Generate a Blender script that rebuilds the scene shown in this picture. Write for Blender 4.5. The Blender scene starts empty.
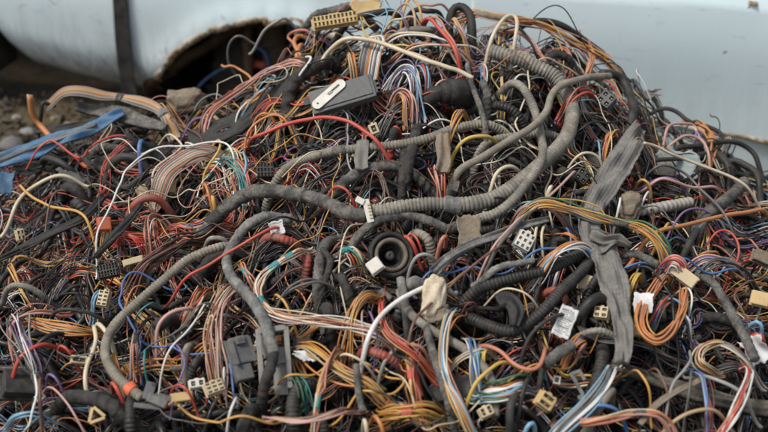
import bpy, bmesh, math, random
import numpy as np
from mathutils import Vector, Matrix

S = bpy.context.scene
COL = S.collection
R = math.radians

# ------------------------------------------------------------------ camera
CZ, PITCH, FX = 1.05, R(28.0), 1066.7          # eye height, tilt, focal length in 768-px units
cd = bpy.data.cameras.new('camera')
cd.lens = 50.0; cd.sensor_width = 36.0; cd.clip_start = 0.05; cd.clip_end = 600
cd.dof.use_dof = True; cd.dof.focus_distance = 1.62; cd.dof.aperture_fstop = 3.4
cam = bpy.data.objects.new('camera', cd); COL.objects.link(cam)
cam.location = (0, 0, CZ); cam.rotation_euler = (R(90) - PITCH, 0, 0)
S.camera = cam

# ------------------------------------------------------------------ overcast daylight
w = bpy.data.worlds.new('World'); S.world = w; w.use_nodes = True
wn = w.node_tree.nodes; wl = w.node_tree.links
bg = wn['Background']
sky = wn.new('ShaderNodeTexSky'); sky.sky_type = 'NISHITA'; sky.sun_disc = False
SUN_EL, SUN_AZ = R(60), R(245)                 # azimuth clockwise from +y
sky.sun_elevation = SUN_EL; sky.sun_rotation = SUN_AZ; sky.dust_density = 3.0; sky.air_density = 1.0
hs_ = wn.new('ShaderNodeHueSaturation'); hs_.inputs['Saturation'].default_value = .55   # thin overcast greys the blue
wl.new(sky.outputs['Color'], hs_.inputs['Color']); wl.new(hs_.outputs['Color'], bg.inputs['Color']); bg.inputs['Strength'].default_value = 0.085
sd = bpy.data.lights.new('sun', 'SUN'); sd.energy = 1.5; sd.angle = R(12); sd.color = (1.0, 0.95, 0.88)
sun = bpy.data.objects.new('sun', sd); COL.objects.link(sun)
_d = Vector((math.sin(SUN_AZ) * math.cos(SUN_EL), math.cos(SUN_AZ) * math.cos(SUN_EL), math.sin(SUN_EL)))
sun.rotation_euler = _d.to_track_quat('Z', 'Y').to_euler(); sun.location = _d * 20
vs = S.view_settings
vs.view_transform = 'Standard'; vs.look = 'None'; vs.gamma = 1.0; vs.use_curve_mapping = False
vs.exposure = 0.98
S.cycles.max_bounces = 8

# ------------------------------------------------------------------ materials
def _new(name):
    m = bpy.data.materials.new(name); m.use_nodes = True
    nt = m.node_tree
    return m, nt, nt.nodes['Principled BSDF']

def noise(nt, scale, detail=4, rough=.6, vec=None, stretch=None):
    g = nt.nodes.new('ShaderNodeNewGeometry'); n = nt.nodes.new('ShaderNodeTexNoise')
    n.inputs['Scale'].default_value = scale; n.inputs['Detail'].default_value = detail; n.inputs['Roughness'].default_value = rough
    if stretch:
        mp = nt.nodes.new('ShaderNodeMapping'); mp.inputs['Scale'].default_value = stretch
        nt.links.new(g.outputs['Position'], mp.inputs['Vector']); nt.links.new(mp.outputs['Vector'], n.inputs['Vector'])
    else:
        nt.links.new(g.outputs['Position'], n.inputs['Vector'])
    return n.outputs['Fac']

def ramp(nt, fac, a, b, ca=0.0, cb=1.0):
    r = nt.nodes.new('ShaderNodeMapRange'); r.inputs['From Min'].default_value = a; r.inputs['From Max'].default_value = b
    r.inputs['To Min'].default_value = ca; r.inputs['To Max'].default_value = cb
    nt.links.new(fac, r.inputs['Value']); return r.outputs['Result']

def mix(nt, fac, a, b):
    m = nt.nodes.new('ShaderNodeMix'); m.data_type = 'RGBA'
    if hasattr(fac, 'links') or not isinstance(fac, (int, float)): nt.links.new(fac, m.inputs['Factor'])
    else: m.inputs['Factor'].default_value = fac
    for v, s in ((a, m.inputs['A']), (b, m.inputs['B'])):
        if isinstance(v, tuple): s.default_value = (*v, 1)
        else: nt.links.new(v, s)
    return m.outputs['Result']

DUST = (.215, .19, .145)
_mats = {}
def dusty(name, col, dust=.35, rough=.5, scale=38, bump=0.0, bscale=300, spec=.4, dustcol=DUST):
    """Plain colour under an uneven film of dry dust."""
    if name in _mats: return _mats[name]
    m, nt, b = _new(name)
    f = noise(nt, scale, 6, .65)
    f2 = noise(nt, scale * 5, 3, .6)
    a = ramp(nt, f, .38, .66, dust * .12, dust)
    mm = nt.nodes.new('ShaderNodeMath'); mm.operation = 'MULTIPLY'
    nt.links.new(a, mm.inputs[0]); nt.links.new(ramp(nt, f2, .25, .7, .35, 1.2), mm.inputs[1])
    c = mix(nt, mm.outputs[0], tuple(col), dustcol)
    nt.links.new(c, b.inputs['Base Color'])
    nt.links.new(ramp(nt, f, .35, .7, rough - .08, min(1, rough + .3)), b.inputs['Roughness'])
    b.inputs['Specular IOR Level'].default_value = spec
    if bump:
        bp = nt.nodes.new('ShaderNodeBump'); bp.inputs['Strength'].default_value = bump; bp.inputs['Distance'].default_value = .002
        nt.links.new(noise(nt, bscale, 5, .7), bp.inputs['Height']); nt.links.new(bp.outputs['Normal'], b.inputs['Normal'])
    _mats[name] = m
    return m

C = dict(black=(.006, .006, .0065), charcoal=(.015, .0155, .016), grey=(.075, .075, .073), lightgrey=(.24, .24, .23),
         red=(.44, .042, .026), salmon=(.42, .145, .09), pink=(.46, .265, .225), orange=(.46, .165, .04),
         amber=(.52, .27, .05), yellow=(.50, .34, .06), brown=(.12, .05, .028), rust=(.25, .09, .04), tan=(.37, .26, .14),
         cream=(.54, .46, .32), white=(.62, .61, .57), blue=(.045, .13, .33), skyblue=(.16, .33, .46), green=(.035, .13, .06),
         teal=(.012, .20, .20), purple=(.16, .09, .25), maroon=(.12, .02, .025))
def M(c):
    return dusty(c + '_insulation', C[c], dust=.38 if c not in ('black', 'charcoal') else .13, rough=.36)

MAT = dict(
    ribgrey=lambda: dusty('dusty_ribbed_plastic', (.115, .108, .093), .95, .76, 44, .4, 500, .2, (.31, .285, .235)),
    ribtan=lambda: dusty('faded_ribbed_plastic', (.14, .127, .10), .9, .78, 40, .4, 500, .2, (.30, .27, .21)),
    ribblack=lambda: dusty('black_ribbed_plastic', (.012, .012, .012), .34, .52, 36, .2, 500, .35, (.14, .127, .105)),
    tapeblack=lambda: dusty('black_cloth_tape', (.011, .011, .0115), .42, .6, 46, .9, 260, .3, (.15, .137, .115)),
    tapegrey=lambda: dusty('dusty_cloth_tape', (.038, .038, .037), .95, .8, 48, 1.0, 240, .2, (.21, .197, .17)),
    tapepale=lambda: dusty('pale_dusty_cloth_tape', (.085, .087, .086), .95, .84, 48, 1.0, 240, .18, (.28, .27, .24)),
    tapebrown=lambda: dusty('brown_paper_tape', (.16, .12, .08), .85, .85, 46, 1.0, 200, .15, (.27, .24, .19)),
    sleeve=lambda: dusty('grey_fabric_sleeve', (.165, .16, .148), .9, .92, 50, 1.0, 700, .1, (.27, .255, .225)),
    plasticblack=lambda: dusty('black_moulded_plastic', (.013, .0135, .014), .45, .5, 40, .2, 300, .35, (.15, .137, .115)),
    plasticgrey=lambda: dusty('grey_moulded_plastic', (.075, .082, .086), .7, .6, 40, .25, 300, .35, (.19, .18, .16)),
    plasticpale=lambda: dusty('pale_grey_plastic', (.17, .17, .165), .8, .6, 40, .3, 300, .35, (.26, .24, .20)),
    nylon=lambda: dusty('cream_nylon', (.50, .41, .25), .55, .5, 42, .1, 300, .4, (.33, .27, .19)),
    nylonwhite=lambda: dusty('white_nylon', (.60, .58, .51), .5, .5, 42, .1, 300, .4, (.36, .32, .26)),
    nylontan=lambda: dusty('yellowed_nylon', (.50, .35, .15), .55, .5, 42, .1, 300, .4, (.30, .23, .15)),
    cavity=lambda: dusty('dark_cavity', (.045, .035, .025), .4, .8),
    paper=lambda: dusty('dirty_paper', (.60, .61, .60), .5, .85, 34, .3, 200, .15, (.33, .31, .28)),
    ink=lambda: dusty('printed_ink', (.16, .16, .165), .5, .8),
    rubber=lambda: dusty('black_rubber', (.010, .010, .010), .32, .58, 36, .4, 260, .3, (.14, .13, .112)),
    redtube=lambda: dusty('red_tube', (.26, .028, .016), .7, .55, 50, .3, 300, .45),
    foam=lambda: dusty('yellowed_foam', (.62, .55, .42), .75, .85, 70, .8, 160, .2, (.34, .22, .10)),
    bluep=lambda: dusty('blue_plastic', (.018, .10, .22), .8, .6, 40, .3, 200, .35, (.15, .19, .21)),
    tealtape=lambda: dusty('teal_tape', (.012, .19, .19), .35, .55, 40, .3, 200),
    redtape=lambda: dusty('red_tape', (.45, .05, .025), .35, .55, 40, .3, 200),
    orangep=lambda: dusty('orange_plastic', (.55, .10, .03), .35, .5, 34, .1, 300),
    wood=lambda: dusty('weathered_wood', (.045, .038, .03), .9, .85, 40, 1.0, 160, .15, (.19, .175, .145)),
    steel=lambda: dusty('dull_steel', (.30, .28, .25), .7, .55, 40, .3, 200, .5),
    glassy=lambda: dusty('cloudy_grey_plastic', (.22, .27, .27), .6, .5, 26, .3, 160, .35, (.30, .31, .29)),
)
def mat(k):
    return MAT[k]() if k in MAT else M(k)

# ------------------------------------------------------------------ object helpers
def tag(o, label=None, cat=None, group=None, kind=None):
    if label: o['label'] = label
    if cat: o['category'] = cat
    if group: o['group'] = group
    if kind: o['kind'] = kind
    return o

def raw_mesh(name, V, Q, midx=None, mats=(), smooth=True):
    me = bpy.data.meshes.new(name)
    V = np.asarray(V, np.float32); Q = np.asarray(Q, np.int32)
    n, k = Q.shape
    me.vertices.add(len(V)); me.vertices.foreach_set('co', V.ravel())
    me.loops.add(n * k); me.loops.foreach_set('vertex_index', Q.ravel())
    me.polygons.add(n); me.polygons.foreach_set('loop_start', np.arange(0, n * k, k, dtype=np.int32))
    for m in mats: me.materials.append(m)
    if midx is not None: me.polygons.foreach_set('material_index', np.asarray(midx, np.int32))
    me.polygons.foreach_set('use_smooth', np.full(n, smooth, dtype=bool))
    me.update(calc_edges=True); me.validate()
    return me

def link(name, me, parent=None, loc=None):
    o = bpy.data.objects.new(name, me); COL.objects.link(o)
    if parent is not None:
        o.parent = parent
        if loc is not None: o.location = Vector(loc) - WORLD[parent.name]
        WORLD[o.name] = Vector(loc) if loc is not None else WORLD[parent.name].copy()
    else:
        o.location = loc if loc is not None else (0, 0, 0)
        WORLD[o.name] = Vector(o.location)
    return o
WORLD = {}

def obj(name, V, Q, material, parent=None, smooth=True):
    """World-space vertices become one mesh object with its origin on the thing itself."""
    V = np.asarray(V, float); c = V.mean(0)
    ms = material if isinstance(material, (list, tuple)) else [material]
    return link(name, raw_mesh(name, V - c, Q, None, ms, smooth), parent, Vector(c))

def empty(name, loc):
    return link(name, None, None, Vector(loc))

def bm_obj(name, bm, material, parent=None, smooth=False, world=None):
    me = bpy.data.meshes.new(name); bm.to_mesh(me); bm.free()
    ms = material if isinstance(material, (list, tuple)) else [material]
    for m in ms: me.materials.append(m)
    if smooth:
        for p in me.polygons: p.use_smooth = True
    if world is not None: me.transform(world)
    c = sum((v.co for v in me.vertices), Vector()) / max(1, len(me.vertices))
    me.transform(Matrix.Translation(-c)); me.update()
    return link(name, me, parent, c)

# ------------------------------------------------------------------ the heap's shape and pixel rays
YF, YC = 1.06, 1.85
def ray(px, py):
    a = (px - 384) / FX; b = (216 - py) / FX
    return np.array([a, math.cos(PITCH) + b * math.sin(PITCH), -math.sin(PITCH) + b * math.cos(PITCH)])
def _crest_z(px, py):
    d = ray(px, py); t = YC / d[1]
    return d[0] * t, CZ + d[2] * t
_cr = np.array([_crest_z(*p) for p in [(-260, 196), (-120, 186), (0, 158), (60, 140), (130, 116), (200, 106), (250, 88), (300, 52), (345, 22), (420, 10),
                                       (500, 16), (560, 40), (610, 70), (650, 108), (700, 132), (768, 158), (900, 190), (1060, 205)]])
def crest(x): return np.interp(x, _cr[:, 0], _cr[:, 1])
def front(x): return np.interp(x, [-1.1, -.5, -.2, .25, .55, 1.1], [.07, .12, .15, .16, .14, .10])
def H(x, y):
    x = np.asarray(x, float); y = np.asarray(y, float)
    zf, zc = front(x), crest(x)
    s = (y - YF) / (YC - YF)
    z = zf + (zc - zf) * s
    z = np.where(y < YF, zf - (YF - y) * 1.1 * zf / .45, z)
    z = np.where(y > YC, zc - (y - YC) * 1.6 - (y - YC) ** 2 * 4, z)
    edge = np.clip((1.55 - np.abs(x)) / .45, 0, 1)
    return np.maximum(z * edge, -.03)

def at(px, py, lift=0.0):
    """Point on the heap (raised by lift metres) that the ray through this spot of the photo meets."""
    d = ray(px, py); o = np.array([0, 0, CZ])
    ts = np.linspace(.85, 2.4, 400)
    P = o + ts[:, None] * d
    f = P[:, 2] - (H(P[:, 0], P[:, 1]) + lift)
    hit = np.nonzero((f[:-1] > 0) & (f[1:] <= 0) & (P[1:, 1] <= YC + .01))[0]
    if len(hit):
        i = hit[0]; k = f[i] / (f[i] - f[i + 1]); t = ts[i] + k * (ts[i + 1] - ts[i])
    else:
        t = (YC + .01 - lift * .3) / d[1]
    return o + t * d

REF = np.array([0, -.52, .854])                # roughly the heap's outward normal

# ------------------------------------------------------------------ tubes
def parse(s):
    out = []
    for t in s.split():
        v = [float(q) for q in t.split(',')]
        out.append((v[0], v[1], v[2] if len(v) > 2 else 0.0))
    return out

def smooth_path(P, step):
    """Centripetal-like Catmull-Rom through P, then even spacing of about step."""
    P = np.asarray(P, float)
    if len(P) < 2: return P
    Q = np.vstack([2 * P[0] - P[1], P, 2 * P[-1] - P[-2]])
    out = []
    for i in range(1, len(Q) - 2):
        p0, p1, p2, p3 = Q[i - 1:i + 3]
        t = np.linspace(0, 1, 14, endpoint=False)[:, None]
        out.append(.5 * (2 * p1 + (p2 - p0) * t + (2 * p0 - 5 * p1 + 4 * p2 - p3) * t ** 2 + (3 * p1 - p0 - 3 * p2 + p3) * t ** 3))
    out.append(P[-1:]); D = np.vstack(out)
    L = np.concatenate([[0], np.cumsum(np.linalg.norm(np.diff(D, axis=0), axis=1))])
    n = max(4, int(L[-1] / step) + 1)
    s = np.linspace(0, L[-1], n)
    return np.stack([np.interp(s, L, D[:, k]) for k in range(3)], 1)

def frames(P):
    T = np.gradient(P, axis=0); T /= np.linalg.norm(T, axis=-1, keepdims=True) + 1e-9
    A = np.cross(T, REF); n = np.linalg.norm(A, axis=-1, keepdims=True)
    A = np.where(n < .12, np.cross(T, np.array([1., .2, 0])), A)
    A /= np.linalg.norm(A, axis=-1, keepdims=True) + 1e-9
    # keep the frame from flipping where the tangent nears the reference
    for i in range(1, len(A)):
        if A[i] @ A[i - 1] < 0: A[i] = -A[i]
    B = np.cross(A, T)
    return T, A, B

def tube_geo(P, ra, rb=None, ns=10, style='smooth', pitch=.006, seed=0, open_end=False, amp=None):
    P = np.asarray(P, float); n = len(P)
    ra = np.broadcast_to(np.asarray(ra, float), (n,)); rb = ra if rb is None else np.broadcast_to(np.asarray(rb, float), (n,))
    T, A, B = frames(P)
    s = np.concatenate([[0], np.cumsum(np.linalg.norm(np.diff(P, axis=0), axis=1))])
    th = np.linspace(0, 2 * np.pi, ns, endpoint=False)
    rng = np.random.RandomState(seed)
    mod = np.ones((n, ns))
    if style == 'ribbed':
        ph = (s / pitch) % 1.0
        mod *= (1 - (amp or .15) * (np.cos(2 * np.pi * ph) * .5 + .5) ** 2.2)[:, None]
        mod *= (1 + .02 * np.sin(s * 47 + rng.rand() * 6) + .015 * np.sin(s * 131 + rng.rand() * 6))[:, None]
    elif style == 'taped':
        ph = (s[:, None] / pitch + th[None] / (2 * np.pi)) % 1.0
        mod *= 1 + (amp or .15) * (ph ** 2 - .4)
        for k in range(5):
            f, g, q = rng.uniform(60, 420), rng.randint(1, 5), rng.rand() * 6.28
            mod *= 1 + .030 * np.sin(s[:, None] * f + g * th[None] + q)
        mod *= (1 + .06 * np.sin(s * rng.uniform(18, 40) + rng.rand() * 6))[:, None]
    elif style == 'cloth':
        for k in range(9):
            f, g, q = rng.uniform(20, 300), rng.randint(1, 6), rng.rand() * 6.28
            mod *= 1 + .05 * np.sin(s[:, None] * f + g * th[None] + q)
    ca, sa = np.cos(th), np.sin(th)
    ring = lambda i, k: P[i] + (ra[i] * mod[i] * k * ca)[:, None] * A[i] + (rb[i] * mod[i] * k * sa)[:, None] * B[i]
    body = P[:, None] + (ra[:, None] * mod * ca)[..., None] * A[:, None] + (rb[:, None] * mod * sa)[..., None] * B[:, None]
    rows = []
    if open_end:
        j = min(n - 1, 10); rows += [ring(j, .05), ring(j, .78), ring(0, .78)]
    else: rows += [ring(0, .03)]
    rows += list(body); rows += [ring(n - 1, .03)]
    V = np.concatenate(rows); m = len(rows)
    i = np.arange(m - 1)[:, None] * ns; j = np.arange(ns)[None]
    k = (j + 1) % ns
    Q = np.stack([i + j, i + k, i + ns + k, i + ns + j], -1).reshape(-1, 4)
    return V, Q

def jitter(P, amp, seed, freq=(6, 30)):
    rng = np.random.RandomState(seed)
    s = np.concatenate([[0], np.cumsum(np.linalg.norm(np.diff(P, axis=0), axis=1))])
    D = np.zeros_like(P)
    for k in range(4):
        f = rng.uniform(*freq)
        D += rng.normal(size=3) * np.sin(s * f + rng.rand() * 6.28)[:, None]
    return P + D * amp * .5

def sink_ends(D, dip, depth=.030, reach=.030):
    # let both ends plunge into the tangle
    s = np.concatenate([[0], np.cumsum(np.linalg.norm(np.diff(D, axis=0), axis=1))]); L = s[-1]; reach = min(reach, L * .22)
    k = dip[0] * np.exp(-(s / reach) ** 2) + dip[1] * np.exp(-((L - s) / reach) ** 2)
    return D - (k * depth)[:, None] * (REF * .6 + np.array([0, 0, .5]))

def px2m(P): 
    c = np.asarray(P).mean(0)
    return (c[1] * math.cos(PITCH) + (CZ - c[2]) * math.sin(PITCH)) / FX

_seed = [1]
def nseed():
    _seed[0] += 1; return _seed[0]

def path3(pts, lift):
    """pts text 'x,y[,extra lift mm] ...' -> 3D control points on the heap."""
    return np.array([at(x, y, (lift + e) / 1000) for x, y, e in parse(pts)])

LM = {}                                        # landmark phrase -> place, for telling wires apart
def mark(phrase, px, py): LM[phrase] = (px, py)

def seg(r_px, P): return r_px * px2m(P)

def wire(col, r, lift, pts, label, name='wire', parent=None, cat='wire', wig=.0022, group=None, dip=(.8, .8)):
    P = path3(pts, lift); rr = seg(r if r > 1.9 else r * .80, P)
    D = sink_ends(jitter(smooth_path(P, max(.0035, rr * 1.4)), wig, nseed(), (8, 55)), dip, lift / 1000)
    V, Q = tube_geo(D, rr, ns=8)
    o = obj(name, V, Q, mat(col), parent)
    if parent is None: tag(o, label, cat, group or 'loose wires in the heap')
    return o

def conduit(style, m, r, lift, pts, label, name='ribbed_conduit', cat='conduit', group='ribbed conduits in the heap', pitch=None, bands=(), open_end=False, rend=None, flat=1.0, cols=(), dip=(1, 1)):
    P = path3(pts, lift); rr = seg(r, P)
    pit = pitch or {'ribbed': max(.0052, rr * .52), 'taped': rr * 1.5}.get(style, .02)
    step = pit / 6 if style == 'ribbed' else (rr * .22 if style != 'smooth' else rr)
    D = smooth_path(P, .012); D = sink_ends(jitter(D, .0050, nseed(), (5, 34)), dip, lift / 1000 + .012, .034); D = smooth_path(D, step)
    n = len(D)
    rad = rr if rend is None else np.linspace(rr, seg(rend, P), n)
    V, Q = tube_geo(D, rad, None if flat == 1 else np.broadcast_to(rad, (n,)) * flat, ns=16, style=style, pitch=pit, seed=nseed(), open_end=open_end)
    if bands:
        root = empty(name, D.mean(0)); tag(root, label, cat, group)
        obj('tube' if style == 'ribbed' else 'sheath', V, Q, mat(m), root)
        for (t, length, bm_, k) in bands:          # place along, length in px, material, radius factor
            i = int(t * (n - 1)); h = max(2, int(length * px2m(P) / 2 / max(1e-6, np.linalg.norm(D[1] - D[0]))))
            sl = D[max(0, i - h):min(n, i + h)]
            if len(sl) < 3: continue
            ra_ = rad if np.isscalar(rad) else rad[max(0, i - h):min(n, i + h)]
            V2, Q2 = tube_geo(sl, np.asarray(ra_) * k, None if flat == 1 else np.asarray(ra_) * k * max(flat, .35), ns=16, style='taped', pitch=rr * 1.6, seed=nseed(), amp=.06)
            obj('tape_band', V2, Q2, mat(bm_), root)
        return root
    o = obj(name, V, Q, mat(m)); tag(o, label, cat, group)
    return o

def bundle(cols, r, spread, lift, pts, label, name='wire_bundle', flat=False, tapes=(), fan=(0, 0), group='bundles of wires in the heap', cat='wire bundle', wob=1.0, rag=.05, many=2.1):
    """Strands that run together: every strand a part of its own, with bands of tape round them."""
    P = path3(pts, lift); u = px2m(P); rr = r * u * .56; sp = spread * u
    rc = random.Random(len(pts) * 7 + len(label)); cols = [c for c in cols] + [rc.choice(cols) for _ in range(int(len(cols) * (many - 1)))]; cols = [cols[(i * 5) % len(cols)] if len(cols) % 5 else cols[i] for i in range(len(cols))]; wob = wob * 1.7
    bonded = flat and wob < .6                     # a true ribbon cable: strands side by side
    if bonded: wob = .05; rr = sp / max(1, len(cols) - 1) * 1.02
    D = smooth_path(P, max(.005, rr * 2)); D = sink_ends(jitter(D, .0022, nseed(), (5, 26)), (.7, .7), lift / 1000); D = smooth_path(D, max(.004, rr * 2))
    n = len(D); T, A, B = frames(D); t = np.linspace(0, 1, n)
    s = np.concatenate([[0], np.cumsum(np.linalg.norm(np.diff(D, axis=0), axis=1))])
    rng = np.random.RandomState(nseed())
    root = empty(name, D.mean(0)); tag(root, label, cat, group)
    N = len(cols); f0, f1 = fan
    grow = 1 + f0 * np.clip(1 - t / .3, 0, 1) ** 2 + f1 * np.clip((t - .7) / .3, 0, 1) ** 2
    for a, b, tm in tapes:
        grow = grow * (1 - .35 * np.exp(-((t - (a + b) / 2) / .08) ** 2))
    for k, c in enumerate(cols):
        if flat:
            a0 = (k - (N - 1) / 2) / max(1, (N - 1) / 2) * sp; b0 = rng.uniform(-.3, .3) * rr * (not bonded)
            oa = a0 * grow + rr * wob * .8 * np.sin(s * rng.uniform(15, 60) + rng.rand() * 6); ob = b0 + rr * .5 * wob * np.sin(s * rng.uniform(15, 40) + rng.rand() * 6) + 0 * t
        else:
            ang = 2 * np.pi * k / N + rng.uniform(-.3, .3); q = sp * math.sqrt(rng.uniform(.1, 1))
            tw = rng.uniform(-4, 4)
            oa = q * np.cos(ang + tw * s) * grow + rr * wob * np.sin(s * rng.uniform(15, 45) + rng.rand() * 6)
            ob = (q * np.sin(ang + tw * s) * .7 * grow + rr * .6 * wob * np.sin(s * rng.uniform(15, 45) + rng.rand() * 6))
        st = 0 if bonded else 2.4 if rng.rand() < .14 else .55
        for o_, q_ in ((oa, 1.0), (ob, .6)):
            o_ += sp * st * q_ * .45 * (np.sin(s * rng.uniform(6, 20) + rng.rand() * 6) + .6 * np.sin(s * rng.uniform(18, 45) + rng.rand() * 6)) * np.clip(1.2 - 3 * np.max([np.exp(-((t - (a_ + b_) / 2) / .06) ** 2) for a_, b_, _ in tapes] + [0 * t], 0), 0, 1)
        i0 = int(rng.uniform(0, rag) * n); i1 = n - int(rng.uniform(0, rag) * n)
        D2 = jitter(D + oa[:, None] * A + ob[:, None] * B, rr * (.1 if bonded else .9), nseed(), (20, 80))
        V, Q = tube_geo(D2[i0:i1], rr * (1 if bonded else rng.choice([.72, .9, 1.0, 1.1, 1.32])), ns=7)
        obj('strand', V, Q, mat(c), root)
    for a, b, tm in tapes:
        sl = D[int(a * (n - 1)):max(int(a * (n - 1)) + 4, int(b * (n - 1)) + 1)]
        sl = smooth_path(sl, rr * .8)
        w_ = (sp * .72 + rr) * (1.12 if flat else .92)
        V, Q = tube_geo(sl, w_, w_ * (.45 if flat else .85), ns=12, style='taped', pitch=rr * 3.2, seed=nseed(), amp=.06)
        obj('tape_wrap', V, Q, mat(tm), root)
    return root

def ribbon(m, widths, thick, lift, pts, label, name, cat, parent=None, crumple=.3, group=None, style='cloth', tilt=None):
    """A flat strip with real thickness; widths in px along it."""
    P = path3(pts, lift); u = px2m(P)
    D = smooth_path(P, .004 if style != 'weave' else .0014); n = len(D)
    wv = np.interp(np.linspace(0, 1, n), np.linspace(0, 1, len(widths)), widths) * u / 2
    T, A, B = frames(D); rng = np.random.RandomState(nseed())
    if tilt is not None:
        tl = np.interp(np.linspace(0, 1, n), np.linspace(0, 1, len(tilt)), [R(v) for v in tilt])[:, None]
        A, B = A * np.cos(tl) + B * np.sin(tl), B * np.cos(tl) - A * np.sin(tl)
    s = np.linspace(0, 1, n) * np.linalg.norm(np.diff(D, axis=0), axis=1).sum()
    K = 15 if style != 'weave' else 41; e = np.linspace(-1, 1, K)
    hgt = np.zeros((n, K))
    for k in range(10):
        hgt += np.sin(s[:, None] * rng.uniform(4, 70) + e[None] * rng.uniform(-7, 7) + rng.rand() * 6.28) * rng.uniform(.3, 1)
    hgt *= crumple * .0011
    if style == 'weave': hgt += .00035 * np.sin(e[None] * 26) + .0004 * np.sin(s[:, None] * 900)
    ed = 1 + .035 * np.sin(s * 60 + rng.rand() * 6) + .02 * np.sin(s * 230) + .015 * np.sin(s * 610)
    top = D[:, None] + (wv * ed)[:, None, None] * e[None, :, None] * A[:, None] + (hgt + thick / 2)[..., None] * B[:, None]
    bot = D[:, None] + (wv * ed)[:, None, None] * e[None, ::-1, None] * A[:, None] + (hgt[:, ::-1] - thick / 2)[..., None] * B[:, None]
    rows = np.concatenate([top, bot], 1); ns = 2 * K
    V = np.concatenate([np.repeat(rows[0].mean(0)[None], ns, 0), rows.reshape(-1, 3), np.repeat(rows[-1].mean(0)[None], ns, 0)])
    i = np.arange(n + 1)[:, None] * ns; j = np.arange(ns)[None]; k = (j + 1) % ns
    Q = np.stack([i + j, i + k, i + ns + k, i + ns + j], -1).reshape(-1, 4)
    o = obj(name, V, Q, mat(m), parent)
    if parent is None: tag(o, label, cat, group)
    return o

# ------------------------------------------------------------------ ground and heap core
def grid_mesh(name, xs, ys, zfun, material, kind='structure', label=None, cat=None):
    X, Y = np.meshgrid(xs, ys); Z = zfun(X, Y)
    V = np.stack([X, Y, Z], -1).reshape(-1, 3); nx = len(xs)
    i = np.arange(len(ys) - 1)[:, None] * nx; j = np.arange(nx - 1)[None]
    Q = np.stack([i + j, i + j + 1, i + nx + j + 1, i + nx + j], -1).reshape(-1, 4)
    o = link(name, raw_mesh(name, V, Q, None, [material]), None, (0, 0, 0))
    return tag(o, label, cat, None, kind)

def fbm(X, Y, seed, f0=3.0, octs=6, gain=.55):
    rng = np.random.RandomState(seed); Z = np.zeros_like(X); a = 1.0; f = f0
    for k in range(octs):
        for q in range(4):
            th = rng.rand() * 6.28; ph = rng.rand() * 6.28
            Z += a * np.sin(f * (X * math.cos(th) + Y * math.sin(th)) * rng.uniform(.7, 1.4) + ph)
        a *= gain; f *= 2
    return Z / 4

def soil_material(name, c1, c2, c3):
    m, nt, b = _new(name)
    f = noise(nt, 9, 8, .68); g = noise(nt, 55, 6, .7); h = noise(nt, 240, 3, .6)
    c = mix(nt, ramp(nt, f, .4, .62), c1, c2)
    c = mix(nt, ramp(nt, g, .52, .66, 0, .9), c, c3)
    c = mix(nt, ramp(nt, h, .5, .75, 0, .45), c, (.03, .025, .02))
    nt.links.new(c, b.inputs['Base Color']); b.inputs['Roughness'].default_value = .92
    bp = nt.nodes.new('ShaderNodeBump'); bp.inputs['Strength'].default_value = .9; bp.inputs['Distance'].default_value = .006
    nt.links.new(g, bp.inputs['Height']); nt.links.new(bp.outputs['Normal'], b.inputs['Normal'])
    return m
soil = soil_material('dump_soil', (.095, .062, .024), (.035, .027, .017), (.15, .115, .065))
mound_m = soil_material('gap_shade_heap_soil', (.008, .007, .006), (.005, .005, .005), (.02, .016, .012))  # near-black colour paints in the shade of the gaps between wires

xs = np.concatenate([-np.geomspace(150, 2.2, 18), np.linspace(-2.1, 2.1, 150), np.geomspace(2.2, 150, 18)])
ys = np.concatenate([-np.geomspace(120, .3, 14), np.linspace(-.2, 3.6, 140), np.geomspace(3.8, 200, 18)])
near = lambda X, Y: np.exp(-(X / 3) ** 4 - ((Y - 1.8) / 3) ** 4)
grid_mesh('ground', xs, ys, lambda X, Y: fbm(X, Y, 3, 5, 6, .52) * .011 * near(X, Y) - .012, soil, label='brown littered soil of the scrapyard', cat='ground')
gx = np.linspace(-1.5, 1.5, 230); gy = np.linspace(.62, 2.2, 150)
grid_mesh('mound', gx, gy, lambda X, Y: H(X, Y) - .066 + fbm(X, Y, 8, 12, 5, .6) * .009 - .02 * (H(X, Y) <= 0), mound_m, label='dirt core under the heap of wires, coloured near black as gap shade', cat='mound')

# stones on the dirt beside the heap
def rock(px, py, r, y, label, c=(.16, .155, .145), sq=.6):
    d = ray(px, py); t = y / d[1]; p = np.array([0, 0, CZ]) + d * t
    u = y / FX * 1.05; bm = bmesh.new(); bmesh.ops.create_icosphere(bm, subdivisions=3, radius=1)
    rng = np.random.RandomState(nseed()); q = rng.uniform(-3, 3, (6, 3)); ph = rng.rand(6) * 6
    for v in bm.verts:
        a = np.array(v.co); k = 1 + .13 * sum(math.sin(a @ q[i] * 1.4 + ph[i]) for i in range(6)) / 1.4
        k += .05 * math.sin(a[0] * 9 + ph[0]) * math.sin(a[1] * 8 + ph[1])
        v.co = Vector(a * k * r * u * np.array([1, .85, sq]))
    o = bm_obj('stone', bm, dusty('stone_%d' % int(c[0] * 1000), c, .6, .85, 40, .9, 150, .2, (.25, .23, .2)), None, True, Matrix.Translation(Vector((p[0], p[1], max(.0, r * u * sq * .35)))))
    tag(o, label, 'stone', 'stones on the dirt beside the heap')
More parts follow.
